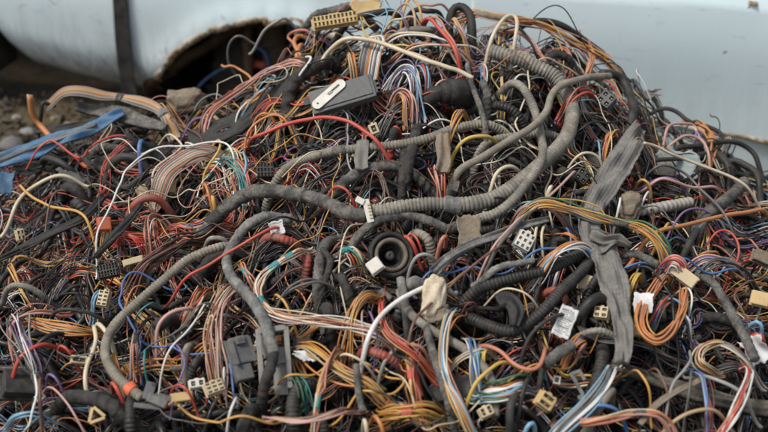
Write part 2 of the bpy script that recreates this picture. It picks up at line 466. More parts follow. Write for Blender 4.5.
for k, (px, py, r, y, c) in enumerate([(8, 126, 13, 2.32, (.13, .13, .13)), (24, 118, 8, 2.40, (.19, .19, .185)), (4, 140, 10, 2.2, (.11, .11, .11)), (36, 132, 7, 2.25, (.17, .16, .15)), (52, 101, 4, 2.5, (.2, .17, .12)), (66, 108, 5, 2.45, (.2, .18, .13)), (14, 104, 5, 2.5, (.26, .26, .25)), (84, 112, 6, 2.42, (.15, .13, .1)), (20, 137, 6, 2.22, (.22, .22, .21)), (60, 118, 3, 2.35, (.15, .13, .1))]):
    rock(px, py, r, y, ['grey rock lying on the dirt, biggest of the stones', 'pale grey stone lying behind the biggest grey rock', 'dark grey stone at the edge of the wires below the biggest rock', 'grey brown stone beside the end of the blue plastic strip',
                        'small tan stone on the brown dirt under the car sill', 'sandy stone on the dirt behind the bent orange hose', 'whitish pebble on the dirt nearest the black bumper corner', 'brown stone in the dirt under the folded ribbon harness',
                        'light grey stone between the dark stone and the blue strip', 'tiny brown pebble between the orange hose and blue strip'][k], c)

# fine rubble on the dirt, too much to count
rgv = np.random.RandomState(5); GV, GQ = [], []
for q in range(900):
    px, py = rgv.uniform(-80, 190), rgv.uniform(92, 158); d = ray(px, py); t = CZ / -d[2]; p = d * t
    if p[1] < 2.0 or p[1] > 2.75: continue
    r = rgv.choice([.004, .006, .010, .016], p=[.45, .32, .17, .06]); ax = rgv.normal(size=(6, 3)) * .25 + np.array([[1, 0, 0], [0, 1, 0], [-1, 0, 0], [0, -1, 0], [0, 0, .8], [0, 0, -.8]])
    th = rgv.rand() * 6.28; Rm = np.array([[math.cos(th), -math.sin(th), 0], [math.sin(th), math.cos(th), 0], [0, 0, 1]])
    k = len(GV); GV += list((ax * r) @ Rm.T + [p[0], p[1], r * .4])
    GQ += [[k + a_, k + b_, k + 4, k + 4] if 0 else [k + a_, k + b_, k + c_] for a_, b_ in ((0, 1), (1, 2), (2, 3), (3, 0)) for c_ in (4,)] + [[k + b_, k + a_, k + 5] for a_, b_ in ((0, 1), (1, 2), (2, 3), (3, 0))]
tag(link('gravel', raw_mesh('gravel', GV, GQ, None, [dusty('grey_rubble', (.06, .056, .05), .9, .9, 14, .5, 150, .15, (.13, .10, .06))], False)), 'fine grey rubble scattered on the dirt beside the heap', 'gravel', None, 'stuff')

# ------------------------------------------------------------------ the wrecked car behind the heap
A0 = np.array([-.99, 2.60]); B0 = np.array([.86, 2.20]); SD = (B0 - A0) / np.linalg.norm(B0 - A0); ND = np.array([SD[1], -SD[0]])
if ND[1] > 0: ND = -ND
def car_sz(px, py, off=0):
    d = ray(px, py); p0 = A0 + ND * off
    t = (p0 @ ND) / (d[:2] @ ND); q = d * t
    return float((q[:2] - A0) @ SD), CZ + q[2]
def car_pt(s, z, off): 
    p = A0 + SD * s + ND * off
    return np.array([p[0], p[1], z])
arch = np.array([car_sz(*p) for p in [(150, 92), (153, 83), (160, 73), (170, 62), (184, 47), (200, 36), (222, 25), (245, 19.5), (268, 18.5), (292, 21), (318, 28), (345, 41), (370, 60), (392, 84), (402, 104)]])
s_arch0, s_arch1 = arch[0, 0], arch[-1, 0]
def zsill(s): return np.interp(s, [-.9, -.03, .02, .06, .25, .5, 1.0, 2.0, 3.4], [.20, .195, .12, .088, .052, .036, -.02, -.06, -.08])
def zbot(s): return np.where((s > s_arch0) & (s < s_arch1), np.interp(s, arch[:, 0], arch[:, 1]), zsill(s))
ZT = .66
def off_of(s, z):
    zs = zsill(s); k = np.clip((zs + .13 - z) / .13, 0, 1)
    o = -.085 * k ** 2.2 * np.interp(s, [.9, 1.3], [1, .15])
    o = o + .010 * np.exp(-((z - .30) / .12) ** 2) - .011 / (1 + np.exp(-(z - .392) / .0022)) * (s > 1.15) - .05 * np.clip((z - .45) / .3, 0, 1) ** 2
    da = np.full_like(s, 9.0)
    for a in range(len(arch) - 1):
        da = np.minimum(da, np.hypot(s - (arch[a, 0] + arch[a + 1, 0]) / 2, z - (arch[a, 1] + arch[a + 1, 1]) / 2))
    return o + .014 * np.exp(-(da / .045) ** 2)

def paint_material():
    m, nt, b = _new('aged_white_paint')
    base = mix(nt, ramp(nt, noise(nt, 2.3, 3), .3, .7), (.565, .69, .715), (.64, .735, .755))
    streak = noise(nt, 5, 6, .7, stretch=(6, 6, 1.1)); spat = noise(nt, 26, 7, .72)
    g = nt.nodes.new('ShaderNodeNewGeometry'); sp = nt.nodes.new('ShaderNodeSeparateXYZ'); nt.links.new(g.outputs['Position'], sp.inputs[0])
    def mul(a, b_):
        k = nt.nodes.new('ShaderNodeMath'); k.operation = 'MULTIPLY'; nt.links.new(a, k.inputs[0])
        if isinstance(b_, float): k.inputs[1].default_value = b_
        else: nt.links.new(b_, k.inputs[1])
        return k.outputs[0]
    low = ramp(nt, sp.outputs['Z'], .30, .06); side = ramp(nt, sp.outputs['X'], .5, -.7, .25, 1)     # splashed mud, thick on the worn end
    mud = mul(mul(low, side), ramp(nt, streak, .34, .62)); c = mix(nt, mul(mud, .85), base, (.17, .145, .11))
    c = mix(nt, mul(mul(ramp(nt, spat, .60, .70), ramp(nt, sp.outputs['Z'], .5, .05, .1, .9)), side), c, (.10, .075, .05))
    scuff = noise(nt, 14, 5, .75, stretch=(1, 1, 7))
    c = mix(nt, mul(ramp(nt, scuff, .62, .70), .55), c, (.26, .25, .23))
    c = mix(nt, mul(ramp(nt, noise(nt, 60, 2, .5), .74, .78), .8), c, (.20, .09, .03))
    nt.links.new(c, b.inputs['Base Color'])
    nt.links.new(ramp(nt, streak, .3, .7, .26, .5), b.inputs['Roughness']); b.inputs['Coat Weight'].default_value = .25; b.inputs['Coat Roughness'].default_value = .2
    return m
def rust_material():
    m, nt, b = _new('flaking_rust')
    f = noise(nt, 34, 7, .7)
    c = mix(nt, ramp(nt, f, .44, .58), (.42, .37, .28), (.17, .085, .025)); c = mix(nt, ramp(nt, noise(nt, 90, 5, .7), .5, .65), c, (.075, .035, .016))
    nt.links.new(c, b.inputs['Base Color']); b.inputs['Roughness'].default_value = .9
    bp = nt.nodes.new('ShaderNodeBump'); bp.inputs['Strength'].default_value = .8; bp.inputs['Distance'].default_value = .004
    nt.links.new(f, bp.inputs['Height']); nt.links.new(bp.outputs['Normal'], b.inputs['Normal'])
    return m
paint, rustm = paint_material(), rust_material()
grime = dusty('black_grime', (.022, .021, .019), .7, .85, 20, .8, 120, .2, (.10, .08, .055))
car = empty('car', car_pt(1.0, 0, -.5))
tag(car, 'wrecked white car with a rusty wheel arch, standing behind the heap of wires', 'car')
def panel(name, s0, s1, zb, zt, extra, material, ns=210, nz=44, parent=car):
    sv = np.linspace(s0, s1, ns)
    if zb is None: sv = np.sort(np.concatenate([sv, arch[:, 0], [s_arch0 - .001, s_arch1 + .001]]))
    bz = zbot(sv) if zb is None else np.full(len(sv), zb) if np.isscalar(zb) else zb(sv)
    v = np.linspace(0, 1, nz) ** 1.4
    Sg = np.repeat(sv[None], nz, 0); Z = bz[None] + (zt - bz[None]) * v[:, None]
    O = off_of(Sg, Z) + extra
    V = (np.stack([A0[0] + SD[0] * Sg + ND[0] * O, A0[1] + SD[1] * Sg + ND[1] * O, Z], -1)).reshape(-1, 3)
    n = len(sv); i = np.arange(nz - 1)[:, None] * n; j = np.arange(n - 1)[None]
    Q = np.stack([i + j, i + j + 1, i + n + j + 1, i + n + j], -1).reshape(-1, 4)
    o = obj(name, V, Q, material, parent)
    md = o.modifiers.new('skin', 'SOLIDIFY'); md.thickness = .004; md.offset = -1
    return o
panel('body_side', -.9, 3.2, None, ZT, 0, paint)
s_d0 = car_sz(470, 60)[0]
zdoor = lambda s: np.interp(s, [s_d0, car_sz(640, 117)[0], car_sz(768, 141)[0], 3.1], [car_sz(640, 117)[1] + .004, car_sz(640, 117)[1], car_sz(768, 141)[1], car_sz(768, 141)[1] - .02])
door = panel('door', s_d0, 3.0, zdoor, ZT - .004, .007, paint)
dv = np.linspace(s_d0 + .01, 2.95, 120)
pe = np.array([car_pt(s, zdoor(s) + .002, float(off_of(np.array([s]), np.array([zdoor(s)]))[0]) + .0075) for s in dv])
V, Q = tube_geo(jitter(pe, .002, 5, (10, 60)), .0052, .0022, 8, 'cloth'); obj('door_edge', V, Q, rustm, door)
fl = np.array([car_pt(s, z, -.022) for s, z in arch[:9] * [1, 1] + [[.012, -.012]] * 9])
V, Q = tube_geo(jitter(smooth_path(fl, .004), .012, 9, (15, 140)), .013, .016, 12, 'cloth', seed=7); obj('rotten_inner_lip', V, Q, dusty('dark_rust', (.028, .018, .011), .7, .9, 60, .9, 140, .15, (.075, .042, .018)), car)
# wheel arch: rolled rusty lip, dark well, strut and brake hose
al = smooth_path(np.array([car_pt(s, z, float(off_of(np.array([s]), np.array([z]))[0]) + .001) for s, z in arch]), .006)
V, Q = tube_geo(jitter(al, .0055, 6, (12, 150)), .0055, .009, 10, 'cloth', seed=4); obj('wheel_arch_lip', V, Q, rustm, car)
dep = np.concatenate([[0, .02], np.linspace(.06, .42, 8)])
rows = []
for d in dep:
    k = 1.0 + .06 * min(1, d / .06)
    cs, cz = (s_arch0 + s_arch1) / 2, .08
    rows.append(np.array([car_pt(cs + (s - cs) * k, cz + (z - cz) * k + .004, -.006 - d) for s, z in np.vstack([[arch[0, 0], -.02], arch, [arch[-1, 0], -.02]])]))
rows.append(np.repeat(rows[-1].mean(0)[None], len(rows[0]), 0))
V = np.concatenate(rows); n = len(rows[0]); i = np.arange(len(rows) - 1)[:, None] * n; j = np.arange(n - 1)[None]
obj('wheel_well', V, np.stack([i + j, i + j + 1, i + n + j + 1, i + n + j], -1).reshape(-1, 4), grime, car)
def carpath(pts, off): return smooth_path(np.array([car_pt(*car_sz(x, y, off), off) for x, y in pts]), .005)
V, Q = tube_geo(carpath([(247, 24), (248, 60), (250, 100)], -.08), .012, None, 14, 'cloth'); st = obj('suspension_strut', V, Q, dusty('rusty_steel', (.10, .06, .035), .6, .85, 50, .8, 160, .2, (.16, .12, .08)), car)
V, Q = tube_geo(carpath([(252, 66), (258, 64), (266, 66)], -.10), .010, None, 12, 'cloth'); obj('brake_part', V, Q, mat('redtape'), car)
V, Q = tube_geo(carpath([(194, 92), (205, 80), (218, 71), (229, 66)], -.06), .0035, None, 8); obj('brake_hose', V, Q, mat('blue'), car)
V, Q = tube_geo(carpath([(245, 49), (258, 48), (266, 55), (268, 66), (262, 72)], -.09), .0034, None, 8); obj('brake_hose', V, Q, mat('blue'), car)
# inner liner sheet hanging in the well
V, Q = tube_geo(carpath([(236, 24), (232, 60), (222, 104)], -.13), .055, .010, 12, 'cloth'); obj('wheel_liner', V, Q, dusty('worn_liner', (.035, .034, .031), .8, .8, 24, .8, 120, .2, (.10, .09, .07)), car)
V, Q = tube_geo(carpath([(272, 24), (276, 60), (282, 100)], -.12), .035, .02, 14, 'cloth'); obj('suspension_strut', V, Q, dusty('worn_steel', (.05, .042, .033), .8, .8, 30, .8, 120, .3, (.12, .09, .06)), car)
# black bumper corner past the end of the panel
# rest of the body: far side, deck, glass and roof, closed so that it also holds from the side
def extrude_profile(name, prof, s0, s1, material, parent=car):
    V = np.array([car_pt(s, z, o) for s in (s0, s1) for o, z in prof]); n = len(prof)
    bm = bmesh.new(); vs_ = [bm.verts.new(v) for v in V]
    for k in range(n): bm.faces.new([vs_[k], vs_[(k + 1) % n], vs_[n + (k + 1) % n], vs_[n + k]])
    bm.faces.new(vs_[:n][::-1]); bm.faces.new(vs_[n:])
    bmesh.ops.recalc_face_normals(bm, faces=bm.faces)
    return bm_obj(name, bm, material, parent)
bp_ = extrude_profile('bumper', [(-.03, .07), (.012, .10), (.022, .15), (.012, .205), (-.02, .222), (-.14, .222), (-.14, .07)], -.9, -.022, mat('plasticblack'))
bv = bp_.modifiers.new('round', 'BEVEL'); bv.width = .012; bv.segments = 3
extrude_profile('body', [(-.06, .655), (-.10, .72), (-.20, .74), (-1.35, .74), (-1.50, .6), (-1.52, .15), (-1.45, .05), (-.55, .05), (-.55, .60), (-.075, .60)], -.9, 3.2, paint)
extrude_profile('roof', [(-.34, 1.17), (-.42, 1.20), (-1.12, 1.20), (-1.2, 1.17)], .75, 2.5, paint)
extrude_profile('window', [(-.16, .745), (-.335, 1.168), (-1.21, 1.168), (-1.38, .745)], .62, 2.65, dusty('dirty_window_glass', (.02, .025, .028), .5, .15, 6, 0, 1, .5))
rs = np.array([car_sz(752 + dx, 1.5 + dy) for dx, dy in [(-4, -1), (0, 0), (5, .5)]])
V, Q = tube_geo(smooth_path(np.array([car_pt(s, z, float(off_of(np.array([s]), np.array([z]))[0]) + .0085) for s, z in rs]), .003), .006, .0015, 8, 'cloth'); obj('rust_spot', V, Q, rustm, car)

# black rubber strap hanging down the panel
sp_ = np.array([car_pt(*car_sz(x, y, .018), .018) for x, y in [(118, -60), (119, -20), (121, 15), (123, 45), (126, 70), (129, 88), (131, 100)]])
D = smooth_path(sp_, .006); n = len(D); wv = np.linspace(15, 17, n) * .5 * 2.55 / FX * .98
V, Q = [], []
for i in range(n):
    a = np.array([SD[0], SD[1], 0]) * wv[i]; b = np.array([ND[0], ND[1], 0]) * .003
    V += [D[i] - a - b, D[i] + a - b, D[i] + a * .98 + b, D[i] - a * .98 + b]
Q = [[4 * i + k, 4 * i + (k + 1) % 4, 4 * i + 4 + (k + 1) % 4, 4 * i + 4 + k] for i in range(n - 1) for k in range(4)] + [[0, 1, 2, 3], [4 * n - 4, 4 * n - 3, 4 * n - 2, 4 * n - 1]]
tag(obj('strap', V, Q, mat('rubber'), None, False), 'black rubber strap hanging down the white car panel', 'strap')

# ------------------------------------------------------------------ plugs, boxes and other solid pieces
def basis(px, py, lift, rot, tilt, yaw):
    p = at(px, py, lift / 1000); d = ray(px, py); d /= np.linalg.norm(d)
    rgt = np.array([1., 0, 0]); nrm = -d; rgt = rgt - nrm * (rgt @ nrm); rgt /= np.linalg.norm(rgt); up = np.cross(nrm, rgt)
    Mx = Matrix((Vector(rgt), Vector(up), Vector(nrm))).transposed().to_4x4()
    Mx = Matrix.Translation(Vector(p)) @ Mx @ Matrix.Rotation(R(rot), 4, 'Z') @ Matrix.Rotation(R(tilt), 4, 'X') @ Matrix.Rotation(R(yaw), 4, 'Y')
    return Mx, px2m([p])

def block_bm(w, h, d, nx=0, ny=0, bev=.08, taper=1.0, wall=.32, sink=.5):
    bm = bmesh.new(); gx, gy = max(1, nx), max(1, ny)
    vv = [[bm.verts.new((-w / 2 + w * i / gx, -h / 2 + h * j / gy, d / 2)) for i in range(gx + 1)] for j in range(gy + 1)]
    fs = [bm.faces.new([vv[j][i], vv[j][i + 1], vv[j + 1][i + 1], vv[j + 1][i]]) for j in range(gy) for i in range(gx)]
    be = [e for e in bm.edges if len(e.link_faces) == 1]
    ex = bmesh.ops.extrude_edge_only(bm, edges=be)
    nv = [g for g in ex['geom'] if isinstance(g, bmesh.types.BMVert)]; ne = [g for g in ex['geom'] if isinstance(g, bmesh.types.BMEdge)]
    for v in nv: v.co = Vector((v.co.x * taper, v.co.y * taper, -d / 2))
    bmesh.ops.contextual_create(bm, geom=ne)
    bmesh.ops.recalc_face_normals(bm, faces=bm.faces)
    sharp = [e for e in bm.edges if len(e.link_faces) == 2 and e.calc_face_angle(0) > .6]
    if nx:
        sm = min(w / gx, h / gy)
        bmesh.ops.inset_individual(bm, faces=fs, thickness=sm * wall, depth=0)
        bmesh.ops.inset_individual(bm, faces=fs, thickness=sm * .04, depth=-d * sink)
        for f in fs: f.material_index = 1
        sharp = [e for e in sharp if e.is_valid]
    bmesh.ops.bevel(bm, geom=sharp, offset=min(w, h, d) * bev, segments=2, profile=.6, affect='EDGES', clamp_overlap=True)
    return bm

def conn(px, py, w, h, d, rot, tilt, yaw, m, nx, ny, label, lift=45, name='connector', cat='connector', leads=(), lead_len=26, flange=True, latch=True, group='plugs among the wires', cavity='cavity', taper=.94, sink=.3):
    w, h, d = w * .88, h * .88, d * .88; lift = lift - 6
    Mx, u = basis(px, py, lift, rot, tilt, yaw)
    root = empty(name, Mx.translation); tag(root, label, cat, group)
    W, Hh, Dp = w * u, h * u, d * u
    hs = bm_obj('housing', block_bm(W, Hh, Dp, nx, ny,   .11, taper, sink=sink), [mat(m), mat(cavity)], root, False, Mx)
    if nx:                                        # metal terminals down in the holes
        bm = bmesh.new(); sm = min(W / nx, Hh / ny)
        for i in range(nx):
            for j in range(ny):
                bmesh.ops.create_cube(bm, size=1, matrix=Matrix.Translation((W * ((i + .5) / nx - .5), Hh * ((j + .5) / ny - .5), Dp * .5 - Dp * sink * .75)) @ Matrix.Diagonal((sm * .16, sm * .16, Dp * sink * .9, 1)))
        bm_obj('terminals', bm, mat('steel'), hs, False, Mx)
    if flange:
        bm_obj('collar', block_bm(W * 1.07, Hh * 1.09, Dp * .22, bev=.2), mat(m), root, False, Mx @ Matrix.Translation((0, 0, -Dp * .28)))
    if latch:
        bm = block_bm(W * .26, Hh * .16, Dp * .55, bev=.2)
        bm_obj('latch', bm, mat(m), hs, False, Mx @ Matrix.Translation((0, Hh * .56, -Dp * .02)))
        bm_obj('rib', block_bm(W * .08, Hh * .1, Dp * .8, bev=.2), mat(m), hs, False, Mx @ Matrix.Translation((W * .38, Hh * .52, 0)))
    rng = np.random.RandomState(nseed())
    if not leads and w > 9: leads = [['white', 'red', 'black', 'cream', 'orange', 'grey', 'skyblue', 'brown'][rng.randint(8)] for _ in range(4)]
    for k, c in enumerate(leads):
        q = (k + .5) / len(leads) - .5
        P = np.array([Mx @ Vector((q * W * .8, 0, -Dp * .45)), Mx @ Vector((q * W * .85, -Hh * .1, -Dp * .9)), Mx @ Vector((q * W * (1 + rng.rand()), -Hh * .3 + rng.normal() * W * .1, -Dp * .9 - lead_len * u * .5)),
                      Mx @ Vector((q * W * 1.5 + rng.normal() * W * .3, -Hh * .6 + rng.normal() * W * .2, -Dp - lead_len * u))])
        V, Q = tube_geo(smooth_path(P, .004), 1.15 * u, ns=7); obj('lead', V, Q, mat(c), root)
    mark('the ' + label.split(',')[0].split(' lying')[0].split(' resting')[0].split(' wedged')[0].split(' hanging')[0].split(' on ')[0].split(' beside')[0].split(' among')[0].split(' under')[0].split(' between')[0].split(' near')[0].split(' below')[0].split(' above')[0].split(' with')[0], px, py)
    return root, Mx, u

def add_block(root, name, Mx, u, box, m, bev=.12, rot=0, nx=0, ny=0):
    x, y, z, w, h, d = [v * u for v in box]
    return bm_obj(name, block_bm(w, h, d, nx, ny, bev), [mat(m), mat('cavity')], root, False, Mx @ Matrix.Translation((x, y, z)) @ Matrix.Rotation(R(rot), 4, 'Z'))

def blob(px, py, w, h, d, rot, m, label, name, cat, lift=40, rough=.22, seed=1, mats2=None, group=None, tilt=0):
    Mx, u = basis(px, py, lift, rot, tilt, 0)
    bm = bmesh.new(); bmesh.ops.create_icosphere(bm, subdivisions=4, radius=1)
    rng = np.random.RandomState(seed); q = rng.normal(size=(14, 3)) * np.array([2.2, 2.2, 2.2]); ph = rng.rand(14) * 6.28
    for v in bm.verts:
        a = np.array(v.co); s = sum(math.sin(a @ q[i] * (1 + i * .25) + ph[i]) / (1 + i * .22) for i in range(14))
        sgn = np.sign(a) * np.abs(a) ** .75
        v.co = Vector(sgn * (1 + rough * s * .4) * np.array([w, h, d]) * u / 2)
    o = bm_obj(name, bm, mat(m), None, True, Mx); tag(o, label, cat, group); return o

def sheet(px, py, w, h, rot, tilt, yaw, m, label, name, cat, lift=45, bend=.2, thick=.0012, rag=.06, seed=3, print_rows=0, group=None, corner=None):
    """A limp bent piece (label, scrap) with thickness and, where asked, rows of small print."""
    Mx, u = basis(px, py, lift, rot, tilt, yaw); rng = np.random.RandomState(seed); K = 15
    e = np.linspace(-1, 1, K); X, Y = np.meshgrid(e, e)
    ph = rng.rand(8) * 6.28
    fz = lambda X, Y: bend * (X ** 2 * .6 + .35 * np.sin(2.1 * Y + ph[0]) + .2 * np.sin(3.7 * X + 2.4 * Y + ph[1])) * min(w, h) * u * .5
    fx = lambda X, Y: X * (1 + rag * np.sin(5 * Y + ph[2]) + rag * .6 * np.sin(13 * Y + ph[3])) * w * u / 2
    fy = lambda X, Y: Y * (1 + rag * np.sin(5 * X + ph[4]) + rag * .6 * np.sin(11 * X + ph[5])) * h * u / 2
    top = np.stack([fx(X, Y), fy(X, Y), fz(X, Y)], -1).reshape(-1, 3)
    n = K * K; V = np.concatenate([top, top - [0, 0, thick]])
    i = np.arange(K - 1)[:, None] * K; j = np.arange(K - 1)[None]
    Q = np.stack([i + j, i + j + 1, i + K + j + 1, i + K + j], -1).reshape(-1, 4); Q = np.concatenate([Q, Q[:, ::-1] + n])
    rim = [a for a in range(K)] + [a * K + K - 1 for a in range(1, K)] + [n - 1 - a for a in range(1, K)] + [(K - 1 - a) * K for a in range(1, K - 1)]
    Q = np.concatenate([Q, [[rim[(a + 1) % len(rim)], rim[a], rim[a] + n, rim[(a + 1) % len(rim)] + n] for a in range(len(rim))]])
    Wm = np.array(Mx); V = V @ Wm[:3, :3].T + Wm[:3, 3]
    if print_rows:
        root = empty(name, V.mean(0)); tag(root, label, cat, group); obj('backing', V, Q, mat(m), root)
        PV, PQ = [], []
        for r in range(print_rows):
            y0 = .74 - 1.48 * r / max(1, print_rows - 1); x = -.78
            hh = .022 if r % 4 else .05
            while x < .72:
                l = rng.uniform(.05, .2); 
                if rng.rand() < .82:
                    xs_ = np.array([x, x + l, x + l, x]); ys_ = np.array([y0 - hh, y0 - hh, y0 + hh, y0 + hh])
                    PQ.append([len(PV) + q for q in range(4)]); PV += list(np.stack([fx(xs_, ys_), fy(xs_, ys_), fz(xs_, ys_) + .0006], -1))
                x += l + .05
        PV = np.array(PV) @ Wm[:3, :3].T + Wm[:3, 3]
        obj('print', PV, np.array(PQ), mat('ink'), root, False)
        return root
    o = obj(name, V, Q, mat(m)); tag(o, label, cat, group); return o

# ------------------------------------------------------------------ plugs and boxes (placed first: wires are told apart by them)
RW = ('red', 'white', 'orange')
conn(335, 21, 50, 13, 15, 10, -18, 4, 'nylontan', 11, 2, 'yellowed multi-pin plug, long and narrow, on top of the heap', 62, leads=('black', 'purple', 'amber', 'grey', 'red'), lead_len=20)
conn(524, 241, 19, 20, 14, -28, -12, 10, 'nylonwhite', 3, 3, 'ivory nine-hole plug lying on the pink and grey diagonal wires', 62, leads=('grey', 'white'), lead_len=14)
conn(104, 224, 14, 15, 12, 4, -10, 12, 'orangep', 0, 0, 'orange cube relay wedged among the wires', 55, name='relay', cat='relay', leads=('orange', 'red', 'salmon', 'black'), lead_len=30, latch=False)
conn(104, 299, 12, 18, 12, -12, -10, -18, 'nylon', 2, 4, 'cream eight-hole plug lying above the cream wire pair', 55, leads=('white', 'skyblue', 'cream'), lead_len=30)
conn(20, 235, 9, 12, 8, 12, 0, 20, 'nylon', 2, 2, 'small tan plug beside the black flat strip', 42)
conn(169, 186, 15, 15, 10, -6, -8, 8, 'nylontan', 0, 0, 'yellowed square plug under the flat ribbon cable', 34, latch=False)
conn(142, 191, 11, 13, 9, 24, -8, 18, 'nylon', 0, 0, 'small yellowed cap plug above the red tubing', 30, latch=False)
conn(240, 195, 15, 8, 10, 8, -20, 0, 'nylonwhite', 3, 1, 'white bar plug under the taped trunk', 22, latch=False)
conn(265, 171, 19, 16, 14, 2, -14, 4, 'plasticblack', 5, 3, 'black multi-pin plug beside the ribbed conduit end', 44, leads=('red', 'black', 'white'), lead_len=16)
conn(108, 271, 23, 15, 12, 12, -14, 0, 'plasticblack', 7, 2, 'black finned plug under the brown taped bundle', 52, leads=('amber', 'orange', 'red', 'yellow'), lead_len=26, latch=False)
conn(133, 261, 22, 7, 9, 16, -8, 0, 'nylon', 0, 0, 'pale yellow clip bar over the black finned plug', 52, latch=False)
conn(271, 169 - 92, 10, 7, 8, -20, 0, 0, 'nylonwhite', 1, 1, 'tiny white cap on the pink bundle by the wheel arch', 34, latch=False, flange=False)
conn(79, 360, 18, 9, 9, -6, -10, 4, 'nylon', 1, 1, 'cream single-hole plug in the lower orange wires', 44, leads=('orange', 'maroon', 'amber'), lead_len=20)
conn(197, 384, 18, 10, 10, 10, -14, 6, 'nylonwhite', 2, 1, 'white two-hole plug above the pale pin plug', 50, leads=('white',), latch=True)
conn(214, 388, 21, 14, 12, 24, -16, 16, 'nylon', 3, 3, 'pale pin plug with small square holes, beside the large grey plug', 58, leads=('red', 'orange'), lead_len=12)
conn(182, 397, 24, 10, 9, 8, -8, 0, 'nylontan', 0, 0, 'yellow clip block beside the grey pipe clamp', 44, latch=False)
conn(545, 401, 19, 17, 14, -32, -14, 20, 'nylontan', 1, 2, 'tan double plug on the salmon wires', 60, leads=('salmon', 'salmon', 'pink'), lead_len=16)
conn(486, 412, 16, 12, 12, 26, -10, 12, 'nylon', 2, 1, 'tan two-part plug in the dark bottom of the heap', 46, leads=('white', 'grey', 'amber'), lead_len=14)
conn(602, 313, 16, 13, 12, -10, -12, -16, 'nylon', 2, 2, 'beige four-hole plug beside the printed white label', 60)
conn(585, 282, 13, 17, 10, -18, -6, 6, 'nylon', 0, 0, 'cream plug behind the grey sleeve', 34, latch=False)
conn(684, 276, 30, 15, 12, -38, -10, 0, 'nylon', 0, 0, 'long cream plug body under the red and white strands', 60, leads=('orange', 'orange', 'salmon', 'grey'), lead_len=14, latch=False, taper=.8)
conn(760, 299, 20, 16, 13, -14, -10, 0, 'nylontan', 0, 0, 'yellowed blunt plug cover beside the thin brown wire', 52, latch=False, taper=.75)
conn(762, 258, 22, 14, 14, -18, -20, 20, 'tapebrown', 0, 0, 'amber brown box plug above the yellowed plug cover', 52, latch=False)
conn(557, 380, 8, 9, 8, -8, 0, 0, 'nylonwhite', 1, 1, 'tiny white square plug in the dark gap', 34, latch=False)
conn(375, 266, 16, 15, 12, 36, -12, 0, 'nylonwhite', 0, 0, 'white square plug beside the black rubber grommet', 62, latch=False)
conn(606, 101, 17, 17, 14, 52, -14, 18, 'plasticgrey', 2, 2, 'grey square plug on the right shoulder of the heap', 52, leads=('grey', 'black'), lead_len=18)
conn(582, 177, 15, 15, 12, -38, -14, 0, 'plasticblack', 2, 2, 'black square plug beside the big ribbed conduit', 40, leads=('black', 'grey'))
conn(752, 348, 10, 8, 8, 30, 0, 0, 'nylonwhite', 1, 1, 'small white one-hole plug beside the crumpled paper', 40)
conn(633, 330, 26, 12, 12, -8, -8, 0, 'nylontan', 0, 0, 'yellowed plug block behind the tip of the grey sleeve', 40, latch=False)
conn(374, 129, 10, 12, 8, 22, -8, 0, 'nylon', 1, 1, 'small cream hooked plug above the ribbed conduit', 44)
conn(95, 350, 9, 7, 8, 14, 0, 0, 'nylon', 1, 1, 'tiny cream plug by the upright cream wire', 34, latch=False)
conn(455, 186, 9, 12, 8, -12, 0, 0, 'tapegrey', 0, 0, 'small dusty grey plug above the tape joint', 40)
conn(182, 333, 22, 11, 10, 34, -8, 0, 'plasticblack', 1, 1, 'black barrel plug left of the brown upright bundle', 40, leads=('black',), latch=False)
conn(214, 362, 18, 14, 12, 12, -10, 10, 'plasticblack', 2, 2, 'black plug behind the upright brown bundle', 26)
conn(18, 385, 36, 30, 22, 4, -26, 14, 'plasticblack', 0, 0, 'big black fuse box in the corner of the heap', 24, name='fuse_box', cat='fuse box')
conn(40, 397, 10, 8, 8, 40, 0, 0, 'nylonwhite', 1, 1, 'small white tipped plug at the end of the black tape arm', 50, latch=False)
conn(664, 172, 24, 12, 10, -6, -20, 0, 'plasticblack', 0, 0, 'black cap under the pink wire loop', 26, latch=False)

# big grey multi-pin plug with its bracket
root, Mx, u = conn(240, 352, 26, 32, 20, 18, -14, 22, 'plasticgrey', 0, 0, 'large grey plug with a square latch, standing in the lower heap', 52, latch=False, leads=('white', 'grey'))
add_block(root, 'latch', Mx, u, (-1, 9, 11, 9, 8, 4), 'plasticgrey'); add_block(root, 'latch_window', Mx, u, (-1, 9, 13, 5, 3.5, 1.2), 'cavity')
add_block(root, 'rib', Mx, u, (-10, -2, 10.6, 3, 26, 3), 'plasticgrey'); add_block(root, 'rib', Mx, u, (9, -2, 10.6, 3, 26, 3), 'plasticgrey')
add_block(root, 'seal', Mx, u, (12, -12, 9, 7, 5, 5), 'orangep'); add_block(root, 'lower_shell', Mx, u, (-4, -22, 1, 18, 16, 12), 'plasticgrey')
mark('the large grey plug', 240, 352)
Mx, u = basis(272, 358, 46, 6, -20, 6)
root = empty('bracket', Mx.translation); tag(root, 'dirty grey plastic bracket with open pockets, behind the large grey plug', 'bracket')
for bx in [(-12, 0, 0, 5, 62, 5), (16, 0, 0, 5, 66, 5), (2, 30, 0, 30, 6, 6), (2, -4, -3, 28, 5, 5), (8, -12, -6, 14, 50, 2)]: add_block(root, 'arm', Mx, u, bx, 'plasticpale', rot=random.Random(bx[0]).uniform(-6, 6))
mark('the grey bracket', 278, 350)
root, Mx, u = conn(296, 347, 34, 18, 16, -2, -20, 0, 'plasticblack', 2, 1, 'black open tray box beside the grey bracket', 26, name='tray_box', cat='box', latch=False, sink=.8)

